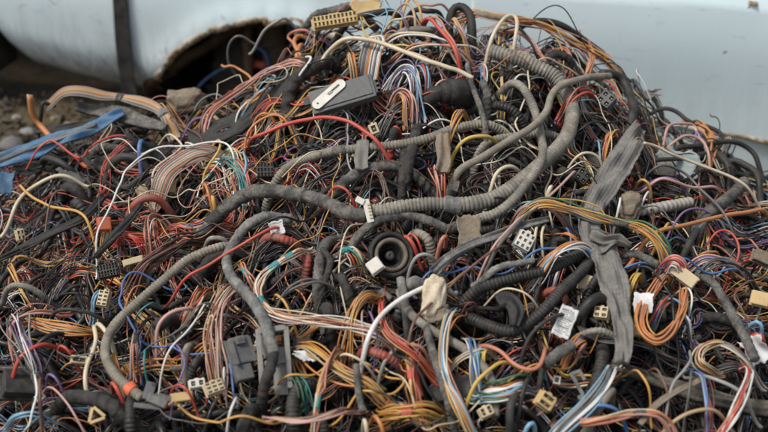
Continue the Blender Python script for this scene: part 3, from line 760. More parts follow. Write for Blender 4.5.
# flat dark grey control box with its white tag
Mx, u = basis(343, 96, 44, 15, -24, -4)
root = empty('control_box', Mx.translation); tag(root, 'flat dark grey control box carrying a white tag, near the top of the heap', 'control box')
bm_obj('housing', block_bm(66 * u, 25 * u, 12 * u, bev=.1), mat('plasticgrey'), root, False, Mx)
add_block(root, 'lid', Mx, u, (0, 1, 6.6, 60, 20, 1.6), 'plasticgrey'); add_block(root, 'socket', Mx, u, (34, -2, 0, 10, 15, 9), 'plasticblack', nx=2, ny=3)
add_block(root, 'mounting_ear', Mx, u, (-35, 6, -2, 9, 8, 4), 'plasticblack')
mark('the flat grey control box', 343, 96)
Mx = Mx @ Matrix.Translation((-12.5 * u, 2.5 * u, 8.0 * u)) @ Matrix.Rotation(R(26), 4, 'Z')
root = empty('tag', Mx.translation); tag(root, 'white slotted tag lying on the flat dark grey control box', 'tag')
bm = bmesh.new(); N = 10; L, Wd = 19 * u, 5.4 * u; pts = [(L * math.cos(a) * .0 + (L if math.cos(a) > 0 else -L) * .78 + Wd * math.cos(a), Wd * math.sin(a)) for a in np.linspace(0, 2 * math.pi, 28, endpoint=False)]
f = bm.faces.new([bm.verts.new((x, y, 0)) for x, y in pts]); ex = bmesh.ops.extrude_face_region(bm, geom=[f])
for v in ex['geom']:
    if isinstance(v, bmesh.types.BMVert): v.co.z += 1.2 * u
bmesh.ops.recalc_face_normals(bm, faces=bm.faces)
bm_obj('plate', bm, mat('nylonwhite'), root, False, Mx)
add_block(root, 'slot', Mx, u, (6.5, .4, 1.2, 15, 1.7, .8), 'plasticblack'); add_block(root, 'pin', Mx, u, (2, -.4, 1.5, 5, 1.4, 1.2), 'steel'); add_block(root, 'hole', Mx, u, (-14.5, 0, 1.2, 1.8, 1.8, .7), 'plasticblack', bev=.4)
mark('the white slotted tag', 330, 93)

# round black rubber grommet
Mx, u = basis(391, 255, 40, 0, -10, 14)
root = empty('grommet', Mx.translation); tag(root, 'round black rubber grommet with a tan inner ring, in the middle of the heap', 'grommet')
def ring(prof, n=44, sx=1.0):
    V = [(r * math.cos(a) * sx * u, r * math.sin(a) * u, z * u) for a in np.linspace(0, 2 * math.pi, n, endpoint=False) for r, z in prof]; k = len(prof)
    Q = [[i * k + j, ((i + 1) % n) * k + j, ((i + 1) % n) * k + (j + 1) % k, i * k + (j + 1) % k] for i in range(n) for j in range(k)]
    W_ = np.array(Mx); return np.array(V) @ W_[:3, :3].T + W_[:3, 3], np.array(Q)
obj('flange', *ring([(23, -6), (24, 0), (22.5, 4), (20, 5), (18.5, 2), (18, -8)]), mat('rubber'), root)
obj('inner_ring', *ring([(18, -7), (17.6, 2), (16, 4), (13.5, 3), (12.6, -5)]), dusty('tan_dusty_rubber', (.09, .075, .055), .8, .7, 40, .4, 200, .2, (.24, .20, .15)), root)
obj('cup', *ring([(12.8, 0), (12, -4), (9, -12), (.2, -14), (.2, -16), (11, -14), (13.5, -4)]), mat('rubber'), root)
obj('boss', *ring([(5, -13), (5, -4), (3.4, -2), (.2, -2), (.2, -13)]), mat('plasticblack'), root)
mark('the round rubber grommet', 391, 255)

# clamps, clips, lumps and scraps
Mx, u = basis(367, 209, 62, 6, -8, 0)
root = empty('cable_clamp', Mx.translation); tag(root, 'beige saddle clamp fastened round the thick taped trunk', 'clamp')
add_block(root, 'strap', Mx, u, (1, -2, -2, 7, 24, 6), 'nylonwhite', rot=8); add_block(root, 'lug', Mx, u, (-6, 9, 0, 9, 6, 5), 'nylonwhite', rot=-34)
for q in range(5): add_block(root, 'tooth', Mx, u, (3.4 - q * .3, -9 + q * 3.4, 1.6, 3.2, 1.7, 1.4), 'nylon', rot=8)
mark('the beige saddle clamp', 367, 209)
Mx, u = basis(152, 396, 62, -14, -10, 0)
root = empty('pipe_clip', Mx.translation); tag(root, 'grey pipe clip with a round eye at the end of the tan conduit', 'clip')
for bx, m_ in [((-4, 4, 0, 10, 18, 6), 'plasticgrey'), ((6, -4, 2, 20, 9, 8), 'tapepale'), ((12, 1, 3, 14, 5, 6), 'tapepale'), ((-2, -11, -2, 26, 5, 6), 'plasticgrey'), ((-2, 11, 3.6, 3, 3, 1), 'cavity')]: add_block(root, 'jaw', Mx, u, bx, m_, rot=random.Random(bx[0] * 3).uniform(-14, 14))
mark('the grey pipe clip', 150, 392)
Mx, u = basis(96, 416, 40, 22, -14, 0)
root = empty('triangle_clip', Mx.translation); tag(root, 'small tan triangular clip under the black taped arm', 'clip')
for q in range(3):
    a = q * 2.094 + .5; add_block(root, 'bar', Mx, u, (5 * math.cos(a), 5 * math.sin(a), 0, 15, 3, 5), 'nylontan', rot=math.degrees(a) + 90)
Mx, u = basis(577, 384, 44, 20, -10, 0)
root = empty('wire_hook', Mx.translation); tag(root, 'pale plastic hook hanging in the dark gap beside the black conduit', 'hook')
for bx in [(0, 0, 0, 4, 26, 4), (4, 11, 0, 10, 4, 4), (8, 6, 0, 3.5, 11, 4), (-1, -14, 0, 7, 5, 5)]: add_block(root, 'arm', Mx, u, bx, 'tapepale', bev=.3, rot=random.Random(bx[1]).uniform(-12, 12))
blob(434, 297, 22, 44, 22, -10, 'foam', 'torn lump of yellowed foam hanging on the brown wires', 'foam_lump', 'foam', 66, .20, 5); mark('the foam lump', 434, 297)
blob(441, 314, 22, 20, 16, 20, 'tapebrown', 'brown crumpled tape wad under the foam lump', 'tape_wad', 'tape', 52, .25, 6)
blob(630, 206, 24, 28, 14, -16, 'tapebrown', 'torn scrap of brown foam beside the grey sleeve', 'foam_scrap', 'foam', 42, .22, 7); mark('the brown foam scrap', 630, 206)
blob(213, 325, 10, 16, 9, 10, 'nylon', 'broken cream clip among the upright brown strands', 'broken_clip', 'clip', 52, .35, 8)
blob(186, 101, 34, 22, 22, 8, dusty('tan_rubble', (.22, .17, .12), .6, .9, 50, .8, 140, .1, (.3, .26, .2)).name and 'tapebrown', 'tan lump of rubble in front of the wheel arch', 'rubble_lump', 'rubble', 24, .25, 9)
sheet(677, 163, 40, 26, -8, -20, 10, 'glassy', 'cloudy grey sheet of plastic under the thin cream wire', 'plastic_sheet', 'plastic sheet', 26, .35, .002, .12, 4); mark('the cloudy plastic sheet', 677, 163)
sheet(645, 95, 24, 8, 14, -20, 10, 'sleeve', 'torn grey scrap sticking up against the car panel', 'torn_scrap', 'scrap', 20, .7, .0016, .28, 6)
sheet(644, 303, 19, 20, -6, -14, -12, 'paper', 'white paper flag wrapped round the orange wire loop', 'paper_flag', 'label', 66, .5, .0012, .05, 7, print_rows=0); mark('the white paper flag', 644, 303)
sheet(565, 322, 18, 32, -22, -10, 8, 'paper', 'white printed label on a dark cable beside the beige plug', 'printed_label', 'label', 56, .25, .0012, .03, 8, print_rows=12); mark('the printed white label', 565, 322)
sheet(757, 350, 22, 26, 24, -10, -8, 'paper', 'crumpled white paper at the end of the thin grey wires', 'crumpled_paper', 'paper', 44, .9, .0012, .12, 9); mark('the crumpled paper', 757, 350)
sheet(277, 228, 14, 14, 14, -8, 0, 'paper', 'small white label wrapped on the red tube', 'small_label', 'label', 56, .4, .001, .06, 10, print_rows=5); mark('the small white label', 277, 228)
sheet(306, 356, 22, 9, -8, -20, 0, 'paper', 'torn white paper scrap in the black tray box', 'paper_scrap', 'paper', 44, .8, .0012, .2, 11)
sheet(262, 346, 12, 20, 10, -10, 0, 'paper', 'ragged white scrap stuck on the grey bracket', 'paper_shred', 'paper', 42, .8, .0012, .22, 12)
sheet(367, 8, 30, 18, 10, -26, 8, 'nylontan', 'yellowed flat plug cover standing on the very top of the heap', 'plug_cover', 'plug cover', 40, .3, .005, .10, 13); mark('the plug cover', 367, 8)
sheet(469, 231, 23, 32, 4, -8, 8, 'tapebrown', 'dusty beige tape patch hanging below the tape joint', 'tape_patch', 'tape', 62, .35, .003, .07, 14); mark('the beige tape patch', 469, 231)
sheet(452, 388, 44, 24, 12, -10, 0, 'plasticblack', 'dark plate under the bottom wires', 'dark_plate', 'plate', 12, .2, .003, .12, 15)
sheet(5, 183, 15, 22, -8, -14, 0, 'bluep', 'blue end piece of plastic at the edge of the heap', 'blue_scrap', 'plastic scrap', 46, .3, .003, .08, 16)
ribbon('bluep', [16, 20, 19, 16, 11], .004, 40, '-12,168 20,155 55,142 90,128 124,113', 'long blue plastic strip reaching from the heap toward the car', 'plastic_strip', 'plastic strip', None, 1.6, tilt=[10, -12, 14, -8, 10]); mark('the blue plastic strip', 55, 143)
ribbon('sleeve', [3, 4, 5, 4, 3], .003, 46, '-10,164 25,150 60,138 96,124', 'narrow grey streaked tape lying along the blue plastic strip', 'tape_strip', 'tape', None, .5)
ribbon('tapegrey', [9, 15, 17, 14, 7], .007, 30, '76,106 92,110 115,113 140,121 166,128', 'grey foam strip folded under the ribbon harness', 'foam_strip', 'foam strip', None, .4)
ribbon('wood', [9, 13, 15, 13, 15], .012, 14, '610,366 650,378 690,392 735,402 790,414', 'weathered broken board under the wires at the bottom of the heap', 'board', 'board', None, 1.5); mark('the weathered board', 680, 388)
V, Q = tube_geo(smooth_path(path3('633,212 650,209 668,206 690,202', 36), .0011), 5.4 * 1.7 / FX, None, 16, 'ribbed', .0125, amp=.42)
tag(obj('threaded_bolt', V, Q, mat('steel')), 'dull metal ribbed bolt lying beside the brown foam scrap', 'bolt'); mark('the ribbed metal bolt', 666, 206)

# ------------------------------------------------------------------ grey sleeves and flat tapes
sl = ribbon('sleeve', [17, 25, 29, 27, 24, 25, 29], .003, 62, '640,126 630,146 614,172 599,195 590,216 594,238 606,252', 'wide flattened grey fabric sleeve, upper half with a torn top end', 'fabric_sleeve', 'sleeve', None, 2.4, tilt=[24, -8, 14, -16, 8, 22, -10], style='weave'); mark('the torn grey sleeve', 612, 175)
ribbon('sleeve', [30, 33, 31, 26, 21, 16, 13], .003, 60, '601,242 608,264 615,288 620,310 623,330 624,348 622,362', 'tapering grey fabric sleeve hanging below the torn one', 'fabric_sleeve', 'sleeve', None, 1.9, tilt=[-10, 12, -12, 14, -8, 10], style='weave'); mark('the tapering grey sleeve', 617, 300)
ribbon('sleeve', [13, 15, 10, 6], .004, 68, '590,234 604,239 618,243 630,247', 'crumpled grey sleeve end wrapped across the two flat sleeves', 'sleeve_end', 'sleeve', None, 4.0, tilt=[20, -15, 25, 0])
ribbon('tapebrown', [13, 15, 14, 13], .005, 62, '443,134 443,148 444,162 441,172', 'brown paper tape wrapped on the upright red wires', 'paper_tape', 'tape', None, 1.2)
ribbon('sleeve', [12, 13, 14, 13], .004, 52, '363,141 362,150 361,160 362,170', 'tan paper band hanging from the ribbed conduit', 'paper_band', 'tape', None, .8)
ribbon('tapepale', [6, 8, 9, 8, 9, 10], .004, 62, '548,219 520,226 494,236 471,245 448,258 434,272', 'pale flattened tape arm between the ivory plug and the foam lump', 'flat_tape', 'tape', None, .9)
ribbon('rubber', [6, 8, 9, 8, 7], .004, 40, '-6,262 22,248 52,233 84,217 104,196', 'black flat rubber strip lying across the edge of the heap', 'rubber_strip', 'strip', None, .7); mark('the black flat strip', 43, 238)
ribbon('rubber', [26, 27, 24, 20, 15, 14], .006, 30, '190,143 214,133 240,122 262,107 280,90 294,76', 'wide black tape band in front of the wheel arch', 'tape_band', 'tape', None, 1.0); mark('the wide black band', 225, 128)
ribbon('rubber', [15, 17, 16, 9], .004, 66, '497,302 508,300 516,310 514,326', 'black tape tab folded over the black ribbed loop', 'tape_tab', 'tape', None, .8)
ribbon('rubber', [6, 9, 10, 8, 5], .003, 66, '141,204 132,216 120,230 107,244 95,258', 'black tail of the ribbon cable hanging in folds', 'tape_tail', 'tape', None, 1.0)
ribbon('rubber', [8, 9, 8], .003, 30, '36,130 60,128 96,120', 'black strip of rubber behind the blue plastic strip', 'rubber_strip', 'strip', None, .6)
ribbon('tapebrown', [5, 6, 7, 5], .003, 58, '700,380 675,392 655,406 640,424', 'olive brown flat band at the bottom of the heap', 'flat_band', 'tape', None, .5)

# ------------------------------------------------------------------ conduits, hoses and taped harnesses
c = conduit
c('ribbed', 'ribgrey', 7.6, 46, '493,50 512,57 534,68 551,77 561,86 570,98 574,110 571,126 561,142 544,160 524,180 501,195 476,203 456,206', 'thick grey ribbed conduit with an open end, curving down to the tape joint', bands=[(.50, 9, 'tapebrown', 1.05)], open_end=True, dip=(0, 0))
c('ribbed', 'ribgrey', 4.6, 58, '487,73 500,75 511,80 523,90 531,101 537,115 540,132 541,153 534,177 517,197 497,210 477,217 463,224', 'slim grey ribbed conduit looping beside the thick open-ended conduit', dip=(1, 0))
c('smooth', 'ribtan', 3.7, 66, '606,77 597,77 584,78 564,85 554,97 547,113 531,128 504,142 478,158 461,167 450,179 446,196', 'pale bare hose crossing over the thick ribbed conduit', name='bare_hose', cat='hose', group='hoses and pipes in the heap', dip=(0, 1))
c('smooth', 'ribblack', 4.2, 66, '602,77 614,77 624,80 631,90 633,103 629,116 624,129', 'black shiny hose end curling down beside the grey square plug', name='bare_hose', cat='hose', group='hoses and pipes in the heap', dip=(0, 1))
c('ribbed', 'ribtan', 4.7, 44, '258,193 266,183 276,174 287,166 298,160 325,153 359,151 392,147 425,137 448,127 466,124 484,124 505,126 526,128', 'dusty tan ribbed conduit running across above the taped trunk', bands=[(.36, 15, 'tapegrey', 1.15)])
c('taped', 'tapegrey', 7.0, 46, '194,223 205,215 218,209 242,200 262,197 280,197 300,198 319,200 335,206 352,210 368,212', 'thick black taped trunk across the middle of the heap', name='taped_loom', cat='harness', group='taped harnesses in the heap', bands=[(.60, 26, 'tapegrey', 1.06), (.12, 20, 'tapeblack', 1.08)], dip=(.3, 0))
c('ribbed', 'ribgrey', 7.2, 46, '364,212 380,212 395,209 412,206 430,204 448,204 462,206', 'thick ribbed part of the trunk between the saddle clamp and the tape joint', bands=[(.92, 20, 'tapepale', 1.12)], dip=(0, 0))
c('ribbed', 'ribblack', 6, 40, '404,208 424,206 444,210 460,206', 'short dark ribbed stub hidden behind the tape joint')
c('taped', 'tapegrey', 4.8, 40, '339,262 347,251 357,241 366,231 376,223 388,219 400,217 416,219 432,222 448,222 456,216', 'grey taped pipe running just below the thick trunk', name='taped_pipe', cat='harness', group='taped harnesses in the heap', dip=(1, .3))
c('taped', 'tapepale', 5.4, 60, '290,204 279,208 266,213 252,222 242,231 232,246 226,262 231,281 243,296 253,309 262,324 268,340 273,354', 'pale dusty taped pipe sweeping down from the trunk', name='taped_pipe', cat='harness', group='taped harnesses in the heap', dip=(.4, 0))
c('taped', 'tapeblack', 6.0, 60, '270,344 273,358 270,372 262,383 254,392', 'black taped end of the pale sweeping pipe', name='taped_pipe', cat='harness', group='taped harnesses in the heap', dip=(0, 1))
c('ribbed', 'ribtan', 4.9, 58, '250,225 236,236 220,247 203,254 187,261 168,273 150,286 137,297 127,308 119,319 115,332 115,346 118,362 124,378 132,390 139,397', 'tan ribbed conduit curving down to the grey pipe clip', bands=[(.955, 9, 'orangep', 1.25)], dip=(1, 0))
c('ribbed', 'ribblack', 6.2, 42, '448,293 460,288 474,284 501,278 522,272 544,267 566,259 590,250 606,243 618,238', 'black ribbed conduit lying straight behind the tapering sleeve')
c('ribbed', 'ribblack', 6.2, 46, '466,288 467,300 472,309 480,317 497,325 512,329 526,325 540,317 551,308 561,296 571,284 580,270 588,256 598,244 610,236', 'black ribbed conduit bent in a wide loop')
c('ribbed', 'ribblack', 4.2, 40, '578,300 585,292 593,283 604,273 616,264 626,258', 'short black ribbed conduit behind the tapering sleeve')
c('ribbed', 'ribblack', 7, 26, '606,330 603,346 600,365 597,380 590,394 582,405 572,416', 'dark ribbed hose falling into the bottom gap', group='ribbed conduits in the heap')
c('ribbed', 'ribblack', 7.4, 40, '336,369 322,372 310,376 301,383 295,393 292,405 291,420 290,440', 'black ribbed hose arching over the bottom beside the tray box')
c('ribbed', 'ribblack', 5.2, 38, '294,420 303,413 314,415 320,424 322,440', 'black ribbed hose end curling at the bottom edge')
c('smooth', 'ribgrey', 4.6, 46, '404,283 408,298 414,314 425,326 437,336 449,344 461,352 475,364 487,378 494,392 497,410', 'long grey hose running down from the dusty tee joint', name='bare_hose', cat='hose', group='hoses and pipes in the heap', dip=(.2, .2))
c('taped', 'tapepale', 6, 58, '400,281 410,279 420,280 432,281', 'dusty tee joint of taped hoses above the foam lump', name='tee_joint', cat='hose joint', group='hoses and pipes in the heap')
c('smooth', 'tapepale', 4.4, 60, '403,276 404,286 406,296 410,306', 'short pale stem under the dusty tee joint', name='bare_hose', cat='hose', group='hoses and pipes in the heap', dip=(0, 1))
c('ribbed', 'ribtan', 5, 34, '406,223 411,227 419,232 428,238 434,245 437,254', 'tan ribbed stub curving beside the round grommet')
c('taped', 'tapegrey', 5.6, 36, '312,192 326,188 339,183 352,176 365,170 378,166 392,164 408,166 424,169 440,172', 'grey taped arm crossing between the two long conduits', name='taped_branch', cat='harness', group='taped harnesses in the heap')
c('taped', 'tapeblack', 5, 42, '404,118 405,132 402,148 398,164 396,180 394,198', 'dark upright taped arm below the red and black splice', name='taped_branch', cat='harness', group='taped harnesses in the heap')
c('taped', 'tapeblack', 5.8, 40, '424,106 419,122 417,138 412,157 406,176 400,192', 'black upright taped arm beside the grey boot', name='taped_branch', cat='harness', group='taped harnesses in the heap')
c('taped', 'redtape', 4, 44, '399,118 395,126 391,134 387,143', 'red and black splice wrapped in torn tape', name='taped_splice', cat='harness', group='taped harnesses in the heap', bands=[(.5, 14, 'tapeblack', 1.12)])
c('smooth', 'rubber', 7.6, 44, '417,96 428,94 440,93 452,91 464,89', 'grey rubber boot with a wide flared end', name='rubber_boot', cat='boot', group='hoses and pipes in the heap', rend=11, bands=[(.9, 8, 'rubber', 1.3), (.72, 5, 'rubber', 1.15)], dip=(.3, .2))
c('taped', 'tapegrey', 5.8, 34, '340,219 334,230 327,241 322,253 320,268 319,284 322,298 326,312', 'grey cloth taped pipe hanging from the trunk', name='taped_pipe', cat='harness', group='taped harnesses in the heap')
c('taped', 'tapeblack', 6.6, 40, '324,292 327,302 330,312 332,328', 'black taped pipe end standing above the pink bundle', name='taped_pipe', cat='harness', group='taped harnesses in the heap')
c('taped', 'tapeblack', 5, 44, '334,262 338,274 342,286 348,296 352,286', 'dark taped knot beside the grommet', name='taped_knot', cat='harness', group='taped harnesses in the heap')
c('taped', 'tapeblack', 3.4, 48, '318,222 322,236 326,250 334,262 330,280 322,296 312,310', 'thin black taped lead hanging from the trunk', name='taped_lead', cat='harness', group='taped harnesses in the heap')
c('taped', 'tapeblack', 6.6, 46, '42,388 54,387 66,391 78,396 94,400 108,405 122,411 142,415', 'black taped arm lying along the bottom left of the heap', name='taped_branch', cat='harness', group='taped harnesses in the heap', rend=8)
c('smooth', 'ribgrey', 3.6, 34, '380,24 396,26 412,28 428,28 442,24 456,20', 'grey hose running along the top of the heap', name='bare_hose', cat='hose', group='hoses and pipes in the heap')
c('taped', 'tapeblack', 7, 44, '345,44 335,48 327,54 318,63 308,70 299,76 291,88 287,104', 'black taped arm bending down beside the control box', name='taped_branch', cat='harness', group='taped harnesses in the heap')
c('taped', 'tapegrey', 2.8, 60, '476,42 474,54 472,67 472,80 474,94 478,110 483,122 488,134 491,146', 'thin grey taped lead hanging straight in the middle of the top', name='taped_lead', cat='harness', group='taped harnesses in the heap')
c('taped', 'tapegrey', 3.6, 56, '484,72 480,82 483,90 489,96 491,108', 'short grey taped stub beside the hanging lead', name='taped_lead', cat='harness', group='taped harnesses in the heap')
c('taped', 'tapegrey', 4.6, 64, '692,252 702,266 711,282 719,297 725,308 730,318 738,331 745,344 752,360', 'split grey harness showing red wire, on the right of the heap', name='taped_branch', cat='harness', group='taped harnesses in the heap', dip=(.6, 0))
c('taped', 'tapegrey', 4.3, 58, '430,288 428,306 427,322 428,340 431,357 437,376 445,392 456,408 470,426', 'worn grey brown pipe running down beside the striped bundle', name='taped_pipe', cat='harness', group='taped harnesses in the heap')
c('taped', 'tapegrey', 3.6, 66, '357,364 358,376 359,388 361,400 364,412', 'grey tape sheath on the thick white wire', name='taped_lead', cat='harness', group='taped harnesses in the heap', dip=(0, 0))
c('taped', 'tapegrey', 6.2, 60, '544,368 552,360 561,353 572,346', 'grey tape wrap holding the rainbow bundle', name='tape_wrap', cat='harness', group='taped harnesses in the heap', dip=(0, 0))
c('taped', 'tapepale', 3.6, 60, '472,270 486,268 500,264 516,262 532,260', 'pale tape wrap on the orange and white bundle', name='tape_wrap', cat='harness', group='taped harnesses in the heap', dip=(.4, 0))
c('smooth', 'ribblack', 3.4, 62, '704,212 698,222 690,236 680,252', 'short black cable behind the grey taped fork', name='black_cable', cat='cable', group='black cables in the heap')
c('taped', 'tapegrey', 6, 42, '738,168 742,180 736,192 724,204 706,214 694,222', 'grey taped fork on the right slope', name='taped_branch', cat='harness', group='taped harnesses in the heap')
c('taped', 'tapeblack', 6, 30, '548,170 558,173 570,176 584,180', 'black taped stub under the pale diagonal wires', name='taped_pipe', cat='harness', group='taped harnesses in the heap')
c('ribbed', 'ribblack', 5, 36, '456,88 470,97 484,104 500,108 514,112 526,120 534,130', 'dark ribbed conduit passing under the slim grey one')
c('ribbed', 'ribgrey', 4.2, 36, '470,160 476,148 486,140 500,136 518,134 540,134 560,137 582,146', 'grey ribbed conduit bent behind the thick one')
c('ribbed', 'ribblack', 5, 34, '594,190 598,176 600,162 594,150 584,142', 'black ribbed hose end beside the torn sleeve')
c('smooth', 'ribgrey', 2.4, 56, '190,238 206,238 222,236 240,230', 'thin grey tube under the trunk end', name='bare_hose', cat='hose', group='hoses and pipes in the heap')
c('smooth', 'redtube', 4.0, 58, '112,214 122,207 134,203 146,199 162,196 181,195', 'red corrugated tubing between the orange relay and the ribbon cable', name='red_tube', cat='tube', group='red tubes in the heap')
c('ribbed', 'redtube', 4.6, 48, '254,228 262,234 274,238 288,238 300,230 306,222', 'red tube curving under the trunk', name='red_tube', cat='tube', group='red tubes in the heap')
c('ribbed', 'redtube', 4.8, 50, '351,332 358,342 369,351 382,356 396,357 408,354 416,348', 'red ribbed tube curving under the thick white wire', name='red_tube', cat='tube', group='red tubes in the heap')
c('ribbed', 'redtube', 5, 30, '306,240 304,252 309,262 302,278', 'red tube end by the teal taped bundle', name='red_tube', cat='tube', group='red tubes in the heap')
c('smooth', 'redtube', 4, 30, '538,280 550,286 562,290 574,296', 'red sheath behind the black ribbed loop', name='red_tube', cat='tube', group='red tubes in the heap')
c('smooth', 'ribblack', 3.2, 30, '500,14 520,20 544,25 562,30 580,38 600,50 614,62 628,78', 'black cable along the skyline of the heap', name='black_cable', cat='cable', group='black cables in the heap')
c('smooth', 'ribblack', 2.2, 30, '648,96 662,103 676,110 688,120 706,126 720,134 722,146 712,152 690,156 664,158 640,158', 'black cable looping in front of the cloudy plastic sheet', name='black_cable', cat='cable', group='black cables in the heap')
c('smooth', 'ribblack', 2.6, 34, '664,145 690,144 715,143 735,142 750,148 762,158 775,166', 'black cable running along under the rusty door edge', name='black_cable', cat='cable', group='black cables in the heap')
c('smooth', 'ribblack', 3.4, 30, '716,150 732,153 744,160 756,168 770,188', 'thick black cable on the right slope', name='black_cable', cat='cable', group='black cables in the heap')
c('smooth', 'ribblack', 4, 26, '706,138 716,152 726,166 732,178', 'short black hose standing by the pink wire loop', name='black_cable', cat='cable', group='black cables in the heap')
c('smooth', 'ribblack', 2.4, 50, '548,49 556,55 552,62 536,58 520,56', 'black cable tucked behind the open conduit end', name='black_cable', cat='cable', group='black cables in the heap')
c('smooth', 'ribblack', 2.4, 60, '520,416 522,398 527,380 534,368 545,362', 'black cable bent round the rainbow bundle', name='black_cable', cat='cable', group='black cables in the heap')
c('smooth', 'ribblack', 4.4, 58, '524,440 519,424 518,410 522,396 532,386 545,372', 'thick black cable rising from the bottom edge', name='black_cable', cat='cable', group='black cables in the heap')
c('smooth', 'ribblack', 2, 66, '520,362 522,346 530,333 548,322 566,314 582,306 596,298', 'thin black cable passing over the printed label', name='black_cable', cat='cable', group='black cables in the heap')
c('smooth', 'ribblack', 5, 62, '572,311 584,304 598,296 612,290', 'thick black sheath on the thin cable near the tapering sleeve', name='black_cable', cat='cable', group='black cables in the heap', dip=(.3, .5))
c('smooth', 'ribblack', 2, 58, '34,301 52,309 74,311 96,310 121,310', 'thin black cable sagging above the cream plug', name='black_cable', cat='cable', group='black cables in the heap')
c('smooth', 'ribgrey', 3, 42, '-10,283 16,284 36,284 52,281', 'tan hose end at the edge of the heap', name='bare_hose', cat='hose', group='hoses and pipes in the heap')
c('taped', 'tapeblack', 7, 30, '196,262 214,258 228,250 240,240', 'thick black harness under the tan ribbed conduit', name='taped_pipe', cat='harness', group='taped harnesses in the heap')
c('smooth', 'tapeblack', 5.6, 36, '50,186 60,184 72,188 84,191', 'black sheath under the amber wire', name='black_cable', cat='cable', group='black cables in the heap')
c('ribbed', 'ribblack', 6, 30, '70,196 78,203 86,208', 'black ribbed stub above the flat strip')
c('smooth', 'rubber', 6.4, 46, '154,327 163,321 172,315 181,310', 'black sheath on the salmon bundle', name='black_cable', cat='cable', group='black cables in the heap', dip=(0, .5))
c('ribbed', 'ribblack', 6, 34, '126,378 130,390 132,404 130,420 128,440', 'black ribbed hose below the grey pipe clip')
c('ribbed', 'ribblack', 4.6, 34, '184,374 192,368 199,360 204,352', 'black ribbed grip beside the barrel plug')
c('taped', 'tapeblack', 7, 34, '256,390 250,404 244,420 238,440', 'black taped mass at the foot of the large grey plug', name='taped_pipe', cat='harness', group='taped harnesses in the heap')
c('smooth', 'ribtan', 4.2, 34, '186,330 190,316 195,304 200,296', 'pale dusty tube behind the broken clip', name='bare_hose', cat='hose', group='hoses and pipes in the heap')
c('smooth', 'ribtan', 4.0, 36, '181,372 183,358 187,344 192,330', 'pale dusty tube standing behind the thin white wire', name='bare_hose', cat='hose', group='hoses and pipes in the heap')
c('smooth', 'ribtan', 3.2, 56, '625,372 617,384 608,395 596,405 580,413', 'brown bent hose under the blue and white bundle', name='bare_hose', cat='hose', group='hoses and pipes in the heap', rend=5)
c('ribbed', 'ribgrey', 3.4, 62, '578,324 592,325 606,326 620,328', 'small ribbed sleeve under the beige four-hole plug', dip=(.3, .3))
c('ribbed', 'ribblack', 7, 24, '528,300 524,316 534,330 546,336', 'dark conduit hidden under the black ribbed loop')
c('taped', 'tapeblack', 6, 24, '700,300 716,312 734,318 760,330', 'black taped harness behind the split grey one', name='taped_pipe', cat='harness', group='taped harnesses in the heap')
c('ribbed', 'ribblack', 5.4, 30, '560,258 556,244 557,230 560,214', 'black ribbed hose behind the grey diagonal wire')

c('smooth', 'rubber', 4.2, 40, '448,22 449,10 457,3 467,4 475,12 477,26 474,38', 'dark hose arching in a tight loop at the top of the heap', name='bare_hose', cat='hose', group='hoses and pipes in the heap')
c('taped', 'tapegrey', 4.4, 34, '296,12 312,8 330,12 346,8 362,2 378,6', 'grey taped pipe across the top behind the yellowed plug', name='taped_pipe', cat='harness', group='taped harnesses in the heap')
c('smooth', 'ribblack', 3.6, 30, '330,26 346,20 362,18 380,14 398,6 416,2', 'black pipe at the top behind the folded ribbon cable', name='black_cable', cat='cable', group='black cables in the heap')
c('smooth', 'ribblack', 2.6, 34, '398,12 412,8 428,12 440,8 452,14', 'thin black cable lying on the crest of the heap', name='black_cable', cat='cable', group='black cables in the heap')
c('taped', 'tapeblack', 4, 44, '536,52 552,50 566,54 578,62 586,72', 'black taped pipe behind the pink dropping wires', name='taped_pipe', cat='harness', group='taped harnesses in the heap')

c('taped', 'tapegrey', 3.8, 66, '622,243 634,247 646,253 658,261', 'short grey taped end holding the red and white striped strands', name='tape_wrap', cat='harness', group='taped harnesses in the heap', dip=(.3, 0))
sheet(150, 150, 44, 15, -14, -24, 8, 'rubber', 'torn black plastic sheet behind the cream hooked wire', 'plastic_sheet', 'plastic sheet', 26, .5, .003, .18, 21)
sheet(112, 160, 36, 14, 6, -24, -8, 'rubber', 'black crumpled plastic piece under the red snaking wire', 'plastic_sheet', 'plastic sheet', 18, .6, .003, .2, 22)
sheet(72, 178, 30, 12, -20, -20, 0, 'plasticgrey', 'dull grey plastic flap beside the black ribbed stub', 'plastic_flap', 'plastic piece', 26, .4, .003, .16, 23)
sheet(30, 168, 30, 12, 12, -20, 6, 'rubber', 'black rag of plastic below the blue plastic strip', 'plastic_rag', 'plastic piece', 20, .6, .003, .2, 24)
c('taped', 'tapegrey', 4, 36, '86,140 104,144 124,142 144,138', 'grey taped pipe under the thick blue wire', name='taped_pipe', cat='harness', group='taped harnesses in the heap')
c('smooth', 'ribblack', 4.4, 30, '100,168 116,160 134,158 152,162', 'black hose under the thin white arch', name='bare_hose', cat='hose', group='hoses and pipes in the heap')
c('smooth', 'ribblack', 3, 40, '30,150 48,158 66,162 84,160', 'black hose lying below the red snaking wire', name='bare_hose', cat='hose', group='hoses and pipes in the heap')

